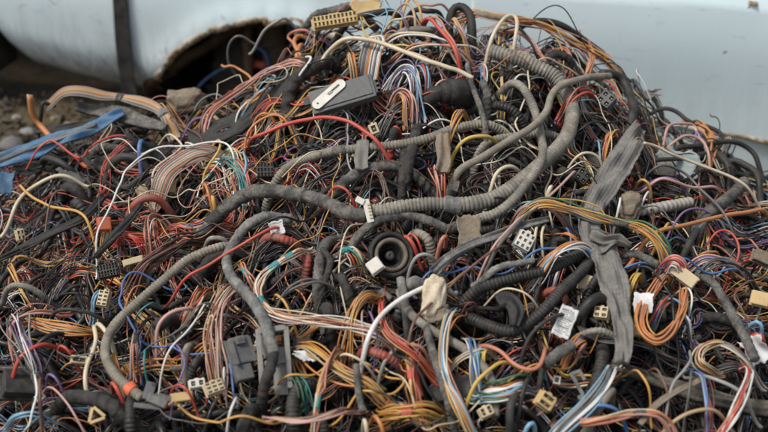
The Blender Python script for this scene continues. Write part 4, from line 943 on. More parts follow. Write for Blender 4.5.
# ------------------------------------------------------------------ single wires traced by eye
W = wire
W('cream', 2.3, 74, '322,51 327,46 335,43 346,40 359,40 375,42 392,47 408,53 425,60 438,64 448,67 456,68 464,70 473,73', 'thick cream wire arching over the top of the control box', dip=(.3, .1))
W('red', 2.0, 70, '245,125 247,132 259,134 272,130 285,125 305,120 325,117 345,121 358,128 365,133 378,140 392,145 402,147', 'red wire arching over the tan ribbed conduit')
W('red', 1.9, 68, '294,206 282,217 269,228 246,243 222,255 200,268 178,277 158,284', 'long bright red wire sloping down past the pale sweeping pipe')
W('red', 1.8, 64, '320,184 333,183 345,187 354,193 361,199', 'short red wire arching over the trunk')
W('white', 1.3, 68, '87,254 93,243 100,230 108,216 113,203 117,190 122,180 126,170 133,163 145,154 160,148 175,146 190,144 206,142 222,145 233,154 238,168', 'thin white wire arching over the flat ribbon cable')
W('amber', 1.8, 56, '23,172 19,180 30,193 38,200 50,205 62,206 74,208 82,213 87,219 92,232', 'amber wire bending over the black sheath')
W('cream', 2.0, 46, '-8,222 8,212 27,193 40,184 52,178 66,174 84,171', 'cream wire rising past the black flat strip')
W('cream', 1.4, 56, '148,131 157,129 168,132 176,138 181,145 176,151 167,158 157,166 152,174 152,186', 'cream wire hooked beside the ribbon cable')
W('red', 1.3, 54, '15,158 30,152 42,145 52,140 60,145 68,153 76,158 83,157 88,150 95,144 106,138 118,134 134,131 148,130', 'red wire snaking over the blue plastic strip')
W('blue', 2.4, 50, '147,133 143,139 139,148 136,157', 'short thick blue wire beside the red snaking wire')
W('red', 2.2, 62, '-6,374 8,365 20,356 33,348 48,339 66,328', 'thick red wire entering from the edge above the fuse box')
W('black', 2.4, 60, '14,356 30,347 46,337 62,326 76,318', 'black wire lying along the thick red one')
W('white', 1.4, 62, '212,279 210,285 206,296 202,308 196,321 186,334 173,345 163,356 157,364 151,376', 'thin white wire falling from the brown upright bundle')
W('cream', 2.3, 54, '91,306 93,320 95,336 92,348 87,362 85,380 87,400', 'upright cream wire below the cream eight-hole plug')
W('cream', 2.3, 56, '91,308 97,320 103,330 109,340 112,352', 'second cream wire splaying from the cream eight-hole plug')
W('cream', 1.6, 42, '112,352 116,372 122,392 124,404', 'pale wire behind the tan ribbed conduit')
W('white', 2.6, 74, '357,366 360,356 365,346 369,338 378,323 389,311 402,301 414,294 428,286 442,278 451,272 457,261', 'thick white wire sweeping up past the grommet')
W('cream', 2.2, 60, '362,410 366,422 370,434', 'cream wire end below the grey tape sheath')
W('pink', 1.7, 72, '473,264 490,248 505,234 519,220 536,206 551,194 564,183 573,172 577,160 575,150', 'pink wire running in a long diagonal beside the ivory plug')
W('grey', 2.0, 72, '476,266 494,250 508,236 522,221 540,205 556,192', 'grey wire lying along the pink diagonal')
W('brown', 1.9, 74, '521,222 508,235 494,247 482,259 471,270 458,281 444,293 433,301 424,309 415,318 410,330 407,346 408,360', 'brown grey wire falling past the foam lump')
W('cream', 1.9, 70, '644,143 658,147 672,154 685,159 704,166 726,174 748,184 772,194', 'thin cream wire crossing the right slope', dip=(0, .6))
W('pink', 1.9, 58, '640,168 650,173 662,178 676,184 695,187 714,186 733,183', 'magenta pink wire under the cloudy plastic sheet')
W('purple', 1.4, 58, '640,165 652,171 664,177 680,181 698,183', 'purple wire lying along the magenta pink one')
W('pink', 1.8, 46, '664,136 671,128 680,123 690,122 697,128 699,138', 'pink wire loop against the car sill')
W('pink', 1.8, 44, '665,134 676,136 688,136 700,141 708,152 716,166', 'second pink wire leaving the loop by the car sill')
W('purple', 1.3, 46, '688,121 695,127 698,136 697,143', 'purple wire in the pink loop by the car sill')
W('salmon', 2.2, 66, '458,334 470,333 481,337 490,343 501,351 510,361 520,368 531,371 540,368 545,358 547,345 550,332 554,321', 'salmon red wire bending in a loop above the rainbow bundle')
W('salmon', 2.0, 60, '384,330 398,340 412,344 424,346 440,352', 'salmon wire above the red bound yellow bundle')
W('red', 2.2, 60, '384,318 400,336 412,352 424,372', 'red wire crossing the yellow bundle')
W('cream', 2.0, 68, '484,49 490,38 497,27 504,18 511,15 516,18 517,26 515,37 512,48', 'cream wire loop standing on the skyline')
W('red', 2.0, 62, '419,0 424,8 431,16 437,24 445,34 451,43 456,52 461,60 468,68', 'red brown wire twisting down from the top')
W('salmon', 1.6, 62, '421,0 429,12 440,22 446,32 453,40 460,52 469,66', 'salmon wire twisting beside the red brown one')
W('amber', 1.7, 60, '449,2 452,14 458,27 466,36 473,44', 'amber wire beside the thin hanging lead')
W('pink', 1.5, 60, '452,0 456,18 465,32 474,46', 'pale pink wire beside the amber one at the top')
W('cream', 1.6, 52, '370,31 384,31 400,32 418,33 434,35 450,40 462,46', 'cream wire lying along the top of the heap')
W('white', 1.4, 52, '370,36 392,36 416,36 440,38 474,44', 'white wire below the top cream wire')
W('salmon', 1.5, 54, '388,40 410,42 434,45 460,48 486,50', 'salmon wire running across the top')
W('pink', 1.6, 54, '382,43 402,50 420,56 440,62 458,66', 'pink wire under the cream arch')
W('cream', 1.3, 54, '386,46 410,46 440,44 480,44 500,46', 'pale thin wire crossing the salmon one at the top')
W('pink', 1.4, 62, '424,86 436,84 448,78 456,72', 'pink wire beside the rubber boot')
W('yellow', 1.6, 62, '196,145 205,141 213,138 219,140 221,147 217,154 209,160 203,165 203,175', 'yellow wire hooked over the ribbon cable end')
W('orange', 1.8, 62, '200,172 205,182 209,192 213,201', 'orange red wire hanging under the yellow hook')
W('amber', 2, 64, '211,190 213,196 214,204', 'yellow wire end beside the hanging orange wire')
W('skyblue', 1.4, 64, '246,132 242,140 243,150 245,162 240,176 236,188', 'light blue wire hanging beside the black multi-pin plug')
W('orange', 1.6, 60, '242,150 244,138 250,128 262,119 276,115 290,118 296,124', 'orange wire arching beside the red one')
W('orange', 1.5, 54, '278,113 266,113 256,118 248,124', 'short orange wire behind the red arch')
W('orange', 2.2, 44, '312,60 302,54 296,44 298,34 308,28 316,26', 'orange wire looping behind the yellowed plug')
W('salmon', 1.9, 42, '320,25 306,27 294,30 289,35 296,38 306,34', 'salmon loop of wire at the wheel arch')
W('orange', 2.4, 46, '308,30 302,40 298,54 297,68', 'thick orange wire hanging from the yellowed plug')
W('orange', 1.6, 40, '219,49 226,58 236,67 247,74 258,78', 'copper orange wire in front of the wheel arch')
W('grey', 1.6, 40, '256,29 246,32 236,38 229,48 228,58 236,64', 'grey wire curling across the wheel arch')
W('lightgrey', 1.8, 62, '300,5 296,8 286,14 276,23 262,28 248,30', 'pale cable tie reaching out over the wheel arch')
W('white', 1.6, 60, '312,38 306,46 304,54 310,58 306,66 296,74 282,83', 'white kinked wire along the black taped arm')
W('orange', 3.0, 34, '30,95 30,102 32,112 38,122 46,131 54,136', 'bent orange hose end standing on the dirt', dip=(0, .6))
W('white', 1.1, 40, '29,94 31,104 34,114', 'white streaked wire along the orange hose', dip=(0, .5))
W('black', 2.0, 40, '52,92 44,94 41,102 40,114 37,126 33,134', 'black wire bent down from the ribbon harness')
W('orange', 1.6, 40, '258,98 250,100 244,104 238,111', 'orange wire beside the tiny white cap')
W('cream', 1.8, 62, '336,338 339,346 348,353 358,359 370,364 384,365', 'cream wire curling beside the thick white wire')
W('cream', 2.0, 56, '487,193 493,184 499,173 508,166 520,162 533,161', 'cream wire arching behind the slim ribbed conduit')
W('cream', 1.8, 60, '561,157 574,154 586,153 598,156 606,163 611,170', 'cream wire hooking under the torn sleeve')
W('cream', 2.2, 60, '549,180 552,186 546,196', 'frayed white wire end above the pink diagonal')
W('cream', 1.9, 58, '541,210 538,222 535,238 535,256', 'cream wire hanging beside the ivory plug')
W('cream', 1.8, 56, '552,208 547,220 543,234 546,246 556,252', 'bent cream wire right of the ivory plug')
W('white', 1.4, 56, '653,180 646,196 640,210', 'pale tie standing beside the brown foam scrap')
W('white', 1.6, 56, '622,186 620,200 616,214', 'white frayed strip beside the torn sleeve')
W('amber', 1.7, 52, '637,170 644,178 652,184 658,189', 'short yellow wire under the purple pair')
W('orange', 2.2, 52, '632,247 650,236 662,230 684,226 706,220 730,214 756,210 780,204', 'orange wire running flat across the right slope')
W('white', 1.6, 54, '690,225 706,220 722,217 736,214', 'white wire lying along the flat orange one')
W('yellow', 1.7, 48, '652,240 662,229 670,220 676,213', 'yellow green wire above the orange loop bundle')
W('purple', 1.4, 48, '666,230 674,220 684,212 698,210 716,213 732,216', 'lilac wire arching on the right slope')
W('red', 1.5, 46, '706,232 718,227 730,230 738,240 740,252 730,256', 'thin red wire loop on the right slope')
W('orange', 1.7, 46, '690,246 700,250 714,252 726,246', 'orange wire inside the thin red loop')
W('white', 1.3, 64, '675,270 684,280 690,290 692,302 688,314', 'thin white wire over the long cream plug')
W('skyblue', 1.5, 62, '662,318 660,308 664,300 672,298 682,303 690,310 700,308', 'blue wire curl inside the orange loop bundle')
W('white', 1.4, 62, '674,302 682,310 690,318 700,326', 'white wire beside the blue curl')
W('lightgrey', 1.8, 64, '692,342 690,358 684,370 676,380 671,394 669,410 668,424', 'long pale grey wire falling toward the weathered board', dip=(.3, .6))
W('grey', 1.5, 64, '692,346 692,362 690,380 690,398 692,414', 'thin grey wire falling beside the pale grey one')
W('lightgrey', 2.0, 60, '694,350 700,362 708,372 718,381 734,390 752,398 772,404', 'grey wire running out over the weathered board')
W('amber', 1.6, 62, '628,350 634,362 642,378 652,392 660,406', 'amber wire crossing the weathered board')
W('brown', 1.6, 60, '652,348 656,362 662,380 670,396 680,412', 'brown wire bending down over the board')
W('tan', 2.0, 64, '650,432 668,420 684,414 700,410 716,408 732,410 750,414', 'tan wire bending along the bottom right')
W('brown', 1.4, 60, '768,268 756,276 744,284 734,296 744,308 758,322 768,330', 'thin brown wire beside the yellowed plug cover')
W('skyblue', 2.2, 58, '748,314 758,320 770,326', 'short light blue wire by the yellowed plug cover')
W('red', 2.0, 58, '744,328 756,334 774,340', 'short red wire above the crumpled paper')
W('blue', 2.0, 64, '570,400 592,404 612,408 640,414', 'blue wire under the salmon bundle')
W('skyblue', 2.4, 66, '520,434 530,426 542,420', 'short bright blue wire end at the bottom edge')
W('yellow', 2.0, 62, '456,408 468,392 476,382 488,373 502,362 520,354 534,346', 'tan yellow wire crossing under the rainbow bundle') 
W('white', 1.8, 66, '233,382 236,392 233,404 226,416 218,428', 'white wire curling down under the large grey plug')
W('white', 1.2, 62, '226,356 226,370 225,384', 'thin white wire beside the large grey plug')
W('white', 1.6, 58, '32,352 35,372 36,392 32,408 26,420 18,414 10,412', 'white wire curving round the fuse box')
W('brown', 2.0, 56, '36,358 40,376 40,394 36,412 28,426', 'brown wire curving round the fuse box')
W('pink', 1.4, 58, '36,370 46,380 56,388 66,400 74,412 82,424 86,434', 'pink white wire passing under the black taped arm')
W('purple', 1.6, 58, '36,371 48,374 58,380 64,387', 'purple wire above the black taped arm')
W('red', 1.8, 56, '48,341 56,344 66,349 74,354', 'short red wire above the small cream plug')
W('red', 2.2, 56, '108,372 113,381 119,390 125,397', 'short red wire end near the pipe clip')
W('teal', 1.3, 56, '144,376 142,364 143,350 140,336', 'teal green wire beside the multicoloured upright fan')
W('purple', 1.3, 60, '146,336 160,338 174,342 182,352 184,364 176,378 168,388 164,398', 'thin purple wire arching over the yellow clip block')
W('red', 1.6, 60, '156,384 166,382 178,384 188,390 196,398', 'red wire arching over the yellow clip block')
W('pink', 2.0, 62, '206,288 196,296 186,304 172,310 162,316 154,324 150,336 146,340', 'pink wire lying over the black sheath')
W('teal', 1.2, 52, '156,291 150,302 142,309 134,314 128,322', 'thin green wire above the pale pin plug')
W('maroon', 1.4, 46, '456,306 470,303 482,302', 'dark red wire inside the black ribbed loop')
W('cream', 1.4, 54, '480,288 500,287 520,291 540,297 552,298', 'cream wire above the black ribbed loop')
W('grey', 1.9, 62, '263,312 274,302 286,292 300,285 318,279 334,276 350,279', 'thin grey twin lead arching over the pink bundle')
W('grey', 1.6, 62, '264,309 276,298 288,289 302,282 320,276 338,274', 'second thin grey lead above the twin lead')
W('amber', 1.8, 56, '271,276 274,290 282,300 290,310 298,318', 'amber wire beside the teal taped bundle')
W('lightgrey', 2.0, 60, '407,268 410,260 420,254 434,252 446,254', 'pale grey wire curving over the tee joint')
W('lightgrey', 2.0, 58, '376,370 384,358 394,348 402,338 408,330', 'grey wire crossing the red ribbed tube')
W('green', 1.4, 50, '376,304 384,316 394,330 404,342', 'thin green wire under the thick white wire')
W('orange', 2.2, 56, '371,400 376,410 382,422 388,436', 'orange wire at the bottom middle')
W('pink', 1.3, 60, '372,290 366,300 363,316 364,334 362,350', 'thin pink wire hanging from the white square plug')
W('purple', 1.4, 62, '373,284 370,298 372,316 376,334 374,352 370,368', 'purple wire hanging from the white square plug')
W('red', 2.0, 54, '398,226 406,234 414,242 424,250', 'bright red wire right of the grommet')
W('red', 1.6, 52, '402,222 412,230 420,238 430,246', 'second red wire right of the grommet')
W('salmon', 2.2, 54, '436,246 441,240 446,234 444,228', 'salmon wire end by the beige tape patch')
W('blue', 1.4, 50, '566,212 568,226 572,240 568,254', 'blue wire hanging behind the ivory plug')
W('orange', 1.6, 50, '560,222 566,232 578,238 590,238', 'orange wire behind the bent cream wire')
W('yellow', 2.0, 56, '450,150 456,142 468,138 484,136 498,132 508,126', 'yellow wire crossing above the pale bare hose')
W('grey', 1.7, 60, '640,160 662,164 684,172 700,188 716,204 732,222 752,236', 'thin grey wire crossing the right slope under the cream one')

# ------------------------------------------------------------------ bundles traced by eye
B_ = bundle
B_(['pink', 'salmon', 'pink', 'salmon', 'brown'], 1.5, 3.4, 52, '199,135 205,122 212,110 226,98 242,87 258,77 275,68 290,62 305,58 322,52', 'pink and salmon wire bundle sweeping up in front of the wheel arch', fan=(.3, .5)); mark('the pink bundle by the arch', 242, 87)
B_(['amber', 'orange', 'orange', 'amber'], 1.5, 3.2, 42, '236,116 246,106 256,98 266,90 280,84', 'orange wire bundle beside the wide black band')
B_(['lightgrey', 'grey', 'lightgrey', 'orange', 'tan', 'salmon', 'grey', 'amber'], 1.3, 6.0, 46, '42,93 53,91 70,91 86,92 102,95 120,96 138,99 152,104 164,113 172,124', 'flat ribbon harness bent over the grey foam strip', flat=True, tapes=[(.45, .49, 'tapegrey'), (.80, .85, 'tapepale')], wob=.35, rag=.01); mark('the ribbon harness', 110, 96)
B_(['pink', 'salmon', 'cream', 'pink', 'lightgrey', 'grey', 'orange', 'lightgrey', 'grey'], 1.25, 9.5, 54, '148,194 156,184 166,172 178,163 190,156 204,150 216,147 226,147', 'flat ribbon cable of pale stripes above the red tubing', flat=True, wob=.3, rag=.01, fan=(-.6, -.1)); mark('the flat ribbon cable', 180, 165)
B_(['lightgrey', 'white', 'white', 'orange', 'grey', 'grey', 'white', 'lightgrey'], 1.6, 10, 56, '362,74 368,64 372,52 376,42 374,32 368,27 360,28', 'flat ribbon cable folded over beside the yellowed plug', flat=True, wob=.2, rag=.0); mark('the folded ribbon cable', 370, 50)
B_(['amber', 'yellow', 'tan', 'orange'], 1.4, 3.4, 56, '356,76 354,64 353,54 350,44', 'tan wire bundle hanging under the yellowed plug')
B_(['orange', 'salmon', 'brown', 'amber', 'orange', 'pink'], 1.6, 4.0, 34, '450,4 470,10 492,17 512,21 531,24 548,29 564,36 578,43 592,50 606,58 618,68 626,78 632,88', 'orange and brown bundle along the skyline', tapes=[(.14, .30, 'tapebrown'), (.80, .98, 'tapebrown')]); mark('the skyline bundle', 564, 36)
B_(['pink', 'orange', 'salmon'], 1.4, 2.2, 32, '580,22 584,32 589,42 593,54 592,62 587,74', 'orange wires spiking up from the skyline bundle', fan=(.8, 0))
B_(['pink', 'salmon', 'pink'], 1.5, 2.4, 36, '498,17 510,24 524,34 536,46 546,60 554,74', 'pink wires dropping behind the cream loop')
B_(['pink', 'salmon'], 1.5, 2.0, 32, '556,36 566,46 572,58 574,72', 'pale pink pair dropping from the skyline bundle')
B_(['red', 'salmon', 'orange', 'red', 'skyblue', 'red'], 1.6, 5, 60, '562,104 572,97 584,91 596,87 604,86', 'red wire fan lying over the thick ribbed conduit', fan=(.3, .2)); mark('the red wire fan', 588, 90)
B_(['white', 'white', 'pink', 'skyblue', 'white', 'purple'], 1.3, 6, 58, '386,74 394,68 404,66 412,72 416,82 418,94 420,104', 'white and pink wires fanned out beside the rubber boot', fan=(.7, .2)); mark('the white wire fan', 405, 72)
B_(['skyblue', 'white', 'red', 'blue'], 1.3, 3.5, 58, '406,66 416,60 424,66 428,78 426,90', 'blue and red wires curling beside the rubber boot')
B_(['salmon', 'brown', 'amber', 'pink', 'salmon', 'tan'], 1.3, 5.5, 52, '384,90 394,88 402,92 408,100 410,112', 'brown and salmon wires fanning under the control box')
B_(['skyblue', 'white', 'salmon', 'blue'], 1.3, 3, 58, '470,54 478,58 483,66 484,76 481,86', 'blue and white wires curling by the slim conduit end')
B_(['amber', 'pink', 'salmon', 'cream'], 1.5, 3, 60, '444,136 452,126 458,116 464,108 472,100', 'pale wires rising from the brown paper tape')
B_(['salmon', 'red', 'pink', 'salmon'], 1.4, 3.4, 54, '437,152 437,166 440,180 444,194', 'red wires under the brown paper tape')
B_(['maroon', 'brown', 'rust', 'black', 'brown', 'black', 'maroon', 'rust'], 1.6, 6.5, 54, '206,222 193,232 180,242 166,251 150,261 134,271 122,282', 'brown and black wire bundle fanning out of the taped trunk', fan=(-.2, .9)); mark('the brown fanned bundle', 166, 252)
B_(['salmon', 'red', 'white', 'pink', 'red', 'teal'], 1.3, 6, 56, '206,158 214,154 224,156 234,164 242,174 248,188', 'red and pink wires arching below the ribbon cable', fan=(.2, .5)); mark('the red arching wires', 226, 160)
B_(['white', 'cream', 'green', 'amber', 'white'], 1.2, 6, 54, '214,150 222,148 230,152 236,160 238,172', 'white and cream wires curling over the red arch')
B_(['salmon', 'white', 'brown', 'salmon'], 1.6, 3.2, 62, '150,249 148,236 149,222 154,212 162,208 172,211', 'red and white wires bent in an upright hook', fan=(0, .5))
B_(['red', 'salmon', 'red'], 1.4, 3, 58, '110,226 122,232 136,237 148,242', 'red wires running out of the orange relay')
B_(['amber', 'orange', 'tan', 'orange', 'red', 'tan', 'orange', 'amber'], 1.4, 4.4, 46, '20,307 28,317 37,323 52,327 68,328 80,326 92,321 104,317', 'orange and amber bundle above the upright grey strands'); mark('the orange bundle', 52, 327)
B_(['lightgrey', 'purple', 'lightgrey', 'grey', 'white', 'lightgrey', 'purple', 'grey'], 1.2, 6.5, 58, '10,300 13,312 17,324 21,337 26,350 31,364 33,376', 'upright grey and purple strands beside the edge', tapes=[(.86, .98, 'tapegrey')], fan=(.5, -.3)); mark('the grey upright strands', 18, 330)
B_(['red', 'salmon', 'pink'], 1.5, 3, 58, '8,346 8,334 14,322 26,314 42,308 56,302 66,294', 'red wires curving over the grey upright strands')
B_(['salmon', 'orange', 'cream', 'salmon', 'red', 'pink', 'tan'], 1.5, 6, 48, '206,276 202,286 197,298 190,308 180,315 170,320', 'salmon and orange bundle entering the black sheath', fan=(.6, -.5)); mark('the salmon bundle', 195, 300)
B_(['brown', 'tan', 'rust', 'cream', 'pink', 'brown', 'rust', 'cream'], 1.5, 7.5, 58, '240,262 234,276 226,292 219,308 215,324 213,342 213,360 215,380', 'brown and tan bundle standing upright behind the large grey plug', flat=True, fan=(-.2, .1)); mark('the upright brown bundle', 217, 316)
B_(['skyblue', 'salmon', 'white', 'brown', 'blue', 'pink'], 1.3, 4.6, 54, '130,318 134,328 135,338 134,350 131,366', 'multicoloured wires with a black collar beside the tan conduit', tapes=[(.38, .60, 'tapeblack')], fan=(.5, .9)); mark('the collared wires', 134, 340)
B_(['amber', 'yellow', 'orange'], 1.4, 2.4, 48, '108,340 113,354 117,366 123,384', 'yellow wires beside the tan conduit')
B_(['pink', 'white', 'pink', 'cream', 'salmon', 'white', 'amber', 'pink'], 1.4, 5, 58, '314,231 306,242 295,254 283,262 272,270 264,278 259,290 261,303 268,314 280,321 296,324 320,324 350,324 380,326 410,330', 'striped pink bundle with teal bands curving under the trunk', tapes=[(.15, .17, 'tealtape'), (.215, .255, 'tealtape'), (.395, .425, 'tealtape')], wob=.7); mark('the teal banded pink bundle', 268, 275)
B_(['salmon', 'white', 'orange', 'green'], 1.4, 3, 56, '238,248 240,262 244,272 252,280 262,286', 'striped wires beside the pale sweeping pipe', tapes=[(.5, .62, 'tealtape')])
B_(['red', 'teal', 'amber', 'cream', 'white'], 1.4, 4, 46, '336,240 346,246 356,254 364,262', 'red and teal wires behind the grey pipe', tapes=[(.25, .5, 'tealtape')])
B_(['orange', 'amber', 'salmon', 'brown', 'orange', 'tan'], 1.5, 6, 62, '380,274 374,282 366,290 359,299 353,310 349,322 346,336 344,350', 'orange strands fanning down from the white square plug', fan=(-.3, .5)); mark('the orange fan', 355, 305)
B_(['red', 'salmon', 'red', 'orange'], 1.6, 3.6, 64, '382,276 382,288 380,300 381,314 386,328 398,340 412,348 428,354 444,360', 'red strands falling from the white square plug', fan=(-.3, .4)); mark('the red falling strands', 382, 310)
B_(['amber', 'yellow', 'orange', 'amber', 'tan', 'yellow', 'orange', 'amber'], 1.5, 6.5, 50, '286,330 302,342 316,353 330,364 344,374 358,380 372,386 386,394 400,398', 'amber and yellow bundle sloping down to the bottom', fan=(-.2, .2), tapes=[(.90, .96, 'redtape')]); mark('the amber bundle', 330, 365)
B_(['yellow', 'amber', 'orange', 'tan', 'amber', 'orange', 'yellow'], 1.6, 8, 56, '376,394 384,402 396,408 410,410 424,408 440,404 452,396', 'yellow and orange bundle bound with red tape at the bottom', tapes=[(.44, .50, 'redtape')], fan=(.2, .1)); mark('the red bound yellow bundle', 415, 408)
B_(['orange', 'amber', 'tan', 'salmon'], 1.6, 3.4, 62, '404,338 408,352 411,366 412,380 416,394 422,408', 'orange wires with red bands crossing the yellow bundle', tapes=[(.48, .58, 'redtape')])
B_(['salmon', 'white', 'pink', 'brown', 'amber'], 1.4, 3.6, 62, '348,326 340,338 334,352 327,366 321,382 316,398 311,412 306,424', 'pink striped strands sloping down with a teal band', tapes=[(.66, .74, 'tealtape')])
B_(['tan', 'pink', 'brown'], 1.8, 2.6, 62, '256,392 263,400 270,408 280,414 294,419 308,420 322,418 334,413 344,406 354,397 364,390', 'tan and pink wires sagging along the bottom edge')
B_(['cream', 'skyblue', 'orange', 'cream', 'salmon', 'amber', 'white'], 1.4, 5, 62, '460,284 454,300 448,316 445,334 444,352 445,370 450,388 458,404 470,418 486,430', 'striped white and orange strands running down beside the worn pipe'); mark('the striped strands', 446, 340)
B_(['white', 'skyblue', 'blue', 'cream'], 1.6, 3.6, 58, '470,318 469,336 470,354 473,370 480,384', 'white and blue upright wires beside the striped strands')
B_(['orange', 'green', 'white', 'blue', 'skyblue', 'orange', 'salmon', 'green', 'white'], 1.6, 7, 60, '474,374 480,382 488,389 498,393 510,392 522,386 532,378 542,369', 'rainbow bundle of wires curving up into grey tape', flat=True, wob=.4); mark('the rainbow bundle', 505, 392)
B_(['orange', 'white', 'skyblue', 'orange', 'salmon', 'green'], 1.5, 6, 58, '566,350 574,344 582,338 590,330', 'orange and white fan of wires leaving the grey tape', flat=True, fan=(-.4, .2))
B_(['yellow', 'orange', 'skyblue', 'green'], 1.4, 3.4, 52, '482,370 480,356 484,346 490,340', 'yellow and green wires behind the upright white ones')
B_(['skyblue', 'white', 'grey', 'skyblue', 'white', 'black', 'lightgrey'], 1.6, 6.5, 66, '540,434 556,425 572,415 586,404 599,391 607,379 613,364 617,350 618,340', 'blue and white bundle curving up to the tip of the grey sleeve', flat=True, wob=.4); mark('the blue and white bundle', 590, 400)
B_(['salmon', 'pink', 'orange', 'salmon', 'cream'], 1.9, 4, 68, '556,398 564,406 574,414 586,419 600,418 615,415 630,412 644,411 656,412 668,416 682,424 696,432', 'salmon and pink bundle with grey tape at the bottom', tapes=[(.55, .63, 'tapegrey')], wob=.8); mark('the salmon bottom bundle', 610, 416)
B_(['orange', 'orange', 'amber', 'salmon', 'tan', 'orange'], 1.6, 5, 64, '686,268 688,282 686,296 684,308 678,320 668,332 656,338 645,332 639,320 640,308 644,296 650,286 656,276', 'orange loop bundle hanging below the long cream plug', wob=.9); mark('the orange loop bundle', 665, 330)
B_(['orange', 'lightgrey', 'green', 'salmon', 'teal', 'orange'], 1.5, 5.5, 62, '640,308 648,298 656,288 664,278 674,272 684,270', 'orange and green strands feeding the paper flag', fan=(.2, .3))
B_(['salmon', 'grey', 'red', 'blue', 'white', 'grey'], 1.4, 5.5, 60, '648,322 656,314 664,304 672,296 682,290', 'grey and red strands beside the orange loop')
B_(['amber', 'orange', 'yellow', 'orange'], 1.5, 4.4, 54, '630,292 633,282 638,274 646,268', 'amber wires beside the tapering sleeve')
B_(['red', 'white', 'red', 'salmon'], 1.8, 3.6, 64, '748,346 751,360 750,374 746,388 740,402 732,414 722,424 712,436', 'red and white strands falling over the weathered board', fan=(-.2, .2)); mark('the red and white strands', 748, 370)
B_(['skyblue', 'red', 'blue', 'maroon'], 1.6, 3, 60, '692,348 696,360 702,374 706,388 710,402 714,418 716,434', 'blue and red wires crossing the weathered board')
B_(['orange', 'grey', 'amber', 'green', 'salmon', 'yellow', 'lightgrey', 'orange'], 1.5, 5.5, 76, '512,209 520,203 531,200 544,201 557,204 576,209 597,216 617,220 630,223 642,227 652,233 662,241 671,250 680,260', 'many coloured bundle passing over the torn grey sleeve', tapes=[(.55, .62, 'tapegrey')], fan=(.1, .5)); mark('the many coloured bundle', 575, 209)
B_(['lightgrey', 'pink', 'skyblue', 'salmon', 'lightgrey'], 1.4, 3.6, 64, '506,216 516,206 530,203 548,206 564,209 580,214', 'pale pink and blue strands along the many coloured bundle')
B_(['orange', 'skyblue', 'white', 'amber', 'white', 'orange'], 1.6, 4.4, 74, '532,261 545,255 558,250 570,246 582,244 596,244 612,244', 'orange, blue and white bundle above the black conduit', flat=True); mark('the orange and white bundle', 558, 250)
B_(['red', 'white', 'red', 'pink', 'white', 'purple'], 1.6, 5, 70, '658,254 668,257 678,261 688,266 695,269', 'red and white striped strands above the long cream plug', flat=True)
B_(['grey', 'lightgrey', 'grey', 'black'], 1.5, 4, 56, '694,262 712,260 730,263 748,270 772,276', 'grey wires running out to the edge above the yellowed plug cover')
B_(['pink', 'grey', 'purple', 'lightgrey'], 1.4, 3.5, 56, '686,254 706,256 726,260 742,254', 'lilac and grey wires above the split harness')
B_(['orange', 'amber', 'orange'], 2.0, 3.4, 34, '689,110 693,118 700,126 708,133 713,144 714,156', 'orange wires dropping against the car door edge')
B_(['salmon', 'orange', 'amber', 'salmon'], 1.6, 4, 46, '602,152 604,142 608,134 616,129 626,129', 'orange wires curving beside the torn sleeve top')
B_(['tan', 'amber', 'cream', 'salmon'], 1.5, 4, 46, '756,352 740,346 720,344 704,350 700,360 712,364 730,360', 'tan wires coiled under the crumpled paper')
B_(['grey', 'lightgrey', 'cream', 'grey'], 1.4, 4, 50, '700,330 716,340 734,352 752,364 772,374', 'pale grey wires crossing under the crumpled paper')
B_(['cream', 'tan', 'white'], 1.4, 3, 56, '500,338 484,346 470,352 454,356 440,358', 'cream strands crossing the worn pipe')
B_(['green', 'teal', 'green', 'teal'], 1.2, 7, 34, '290,372 296,382 302,392 306,404', 'dark green wires under the black tray box', fan=(.4, .8))
B_(['skyblue', 'lightgrey', 'white'], 1.4, 3, 48, '-4,416 16,414 36,410 52,408', 'pale blue wires behind the black taped arm')
B_(['white', 'skyblue', 'lightgrey'], 1.6, 2.4, 58, '110,282 100,290 92,298 86,306', 'white strands above the cream eight-hole plug')

W('amber', 1.6, 44, '398,20 404,6 412,-2 420,6 424,18 432,24', 'amber wire looping over the crest beside the red brown twist')
W('tan', 1.8, 46, '388,12 396,4 406,2 414,10 416,22 410,30', 'tan wire loop on the crest above the cream arch')
W('salmon', 1.5, 46, '404,4 418,2 432,6 446,2 460,6', 'salmon wire lying on the very crest')
W('cream', 1.5, 50, '376,20 388,16 402,18 416,14 430,18', 'short cream wire on the crest behind the ribbon cable')
W('black', 1.6, 50, '424,4 430,14 438,26 440,40', 'thin black wire hanging from the crest')
W('brown', 1.8, 46, '396,0 400,12 408,24 414,34', 'brown wire hanging from the crest beside the plug cover')
W('black', 1.5, 44, '500,12 508,22 520,28 534,44 548,58', 'thin black wire behind the cream skyline loop')
W('black', 1.4, 40, '640,70 636,86 644,100 656,108 668,112', 'thin black wire curling on the car side of the heap')

W('grey', 1.4, 34, '186,118 196,104 208,96 220,94 232,100', 'thin grey wire lying in the mouth of the wheel arch')
W('black', 1.8, 36, '180,122 192,112 206,108 222,112 236,108', 'black wire at the foot of the wheel arch')
W('purple', 1.4, 36, '176,128 190,120 204,118 218,122', 'purple wire at the foot of the wheel arch')
W('skyblue', 1.5, 42, '240,116 248,104 258,94 270,86 284,80', 'light blue wire beside the orange arch bundle')
W('white', 1.2, 44, '232,124 240,110 252,98 264,92', 'thin white wire beside the orange arch bundle')

# ------------------------------------------------------------------ the rest of the tangle
MAT['copper'] = lambda: dusty('bare_copper', (.42, .20, .09), .4, .35, 50, .1, 200, .5)
def to_px(p):
    v = np.asarray(p, float) - [0, 0, CZ]
    dz = v[..., 1] * math.cos(PITCH) - v[..., 2] * math.sin(PITCH); up = v[..., 1] * math.sin(PITCH) + v[..., 2] * math.cos(PITCH)
    return 384 + FX * v[..., 0] / dz, 216 - FX * up / dz

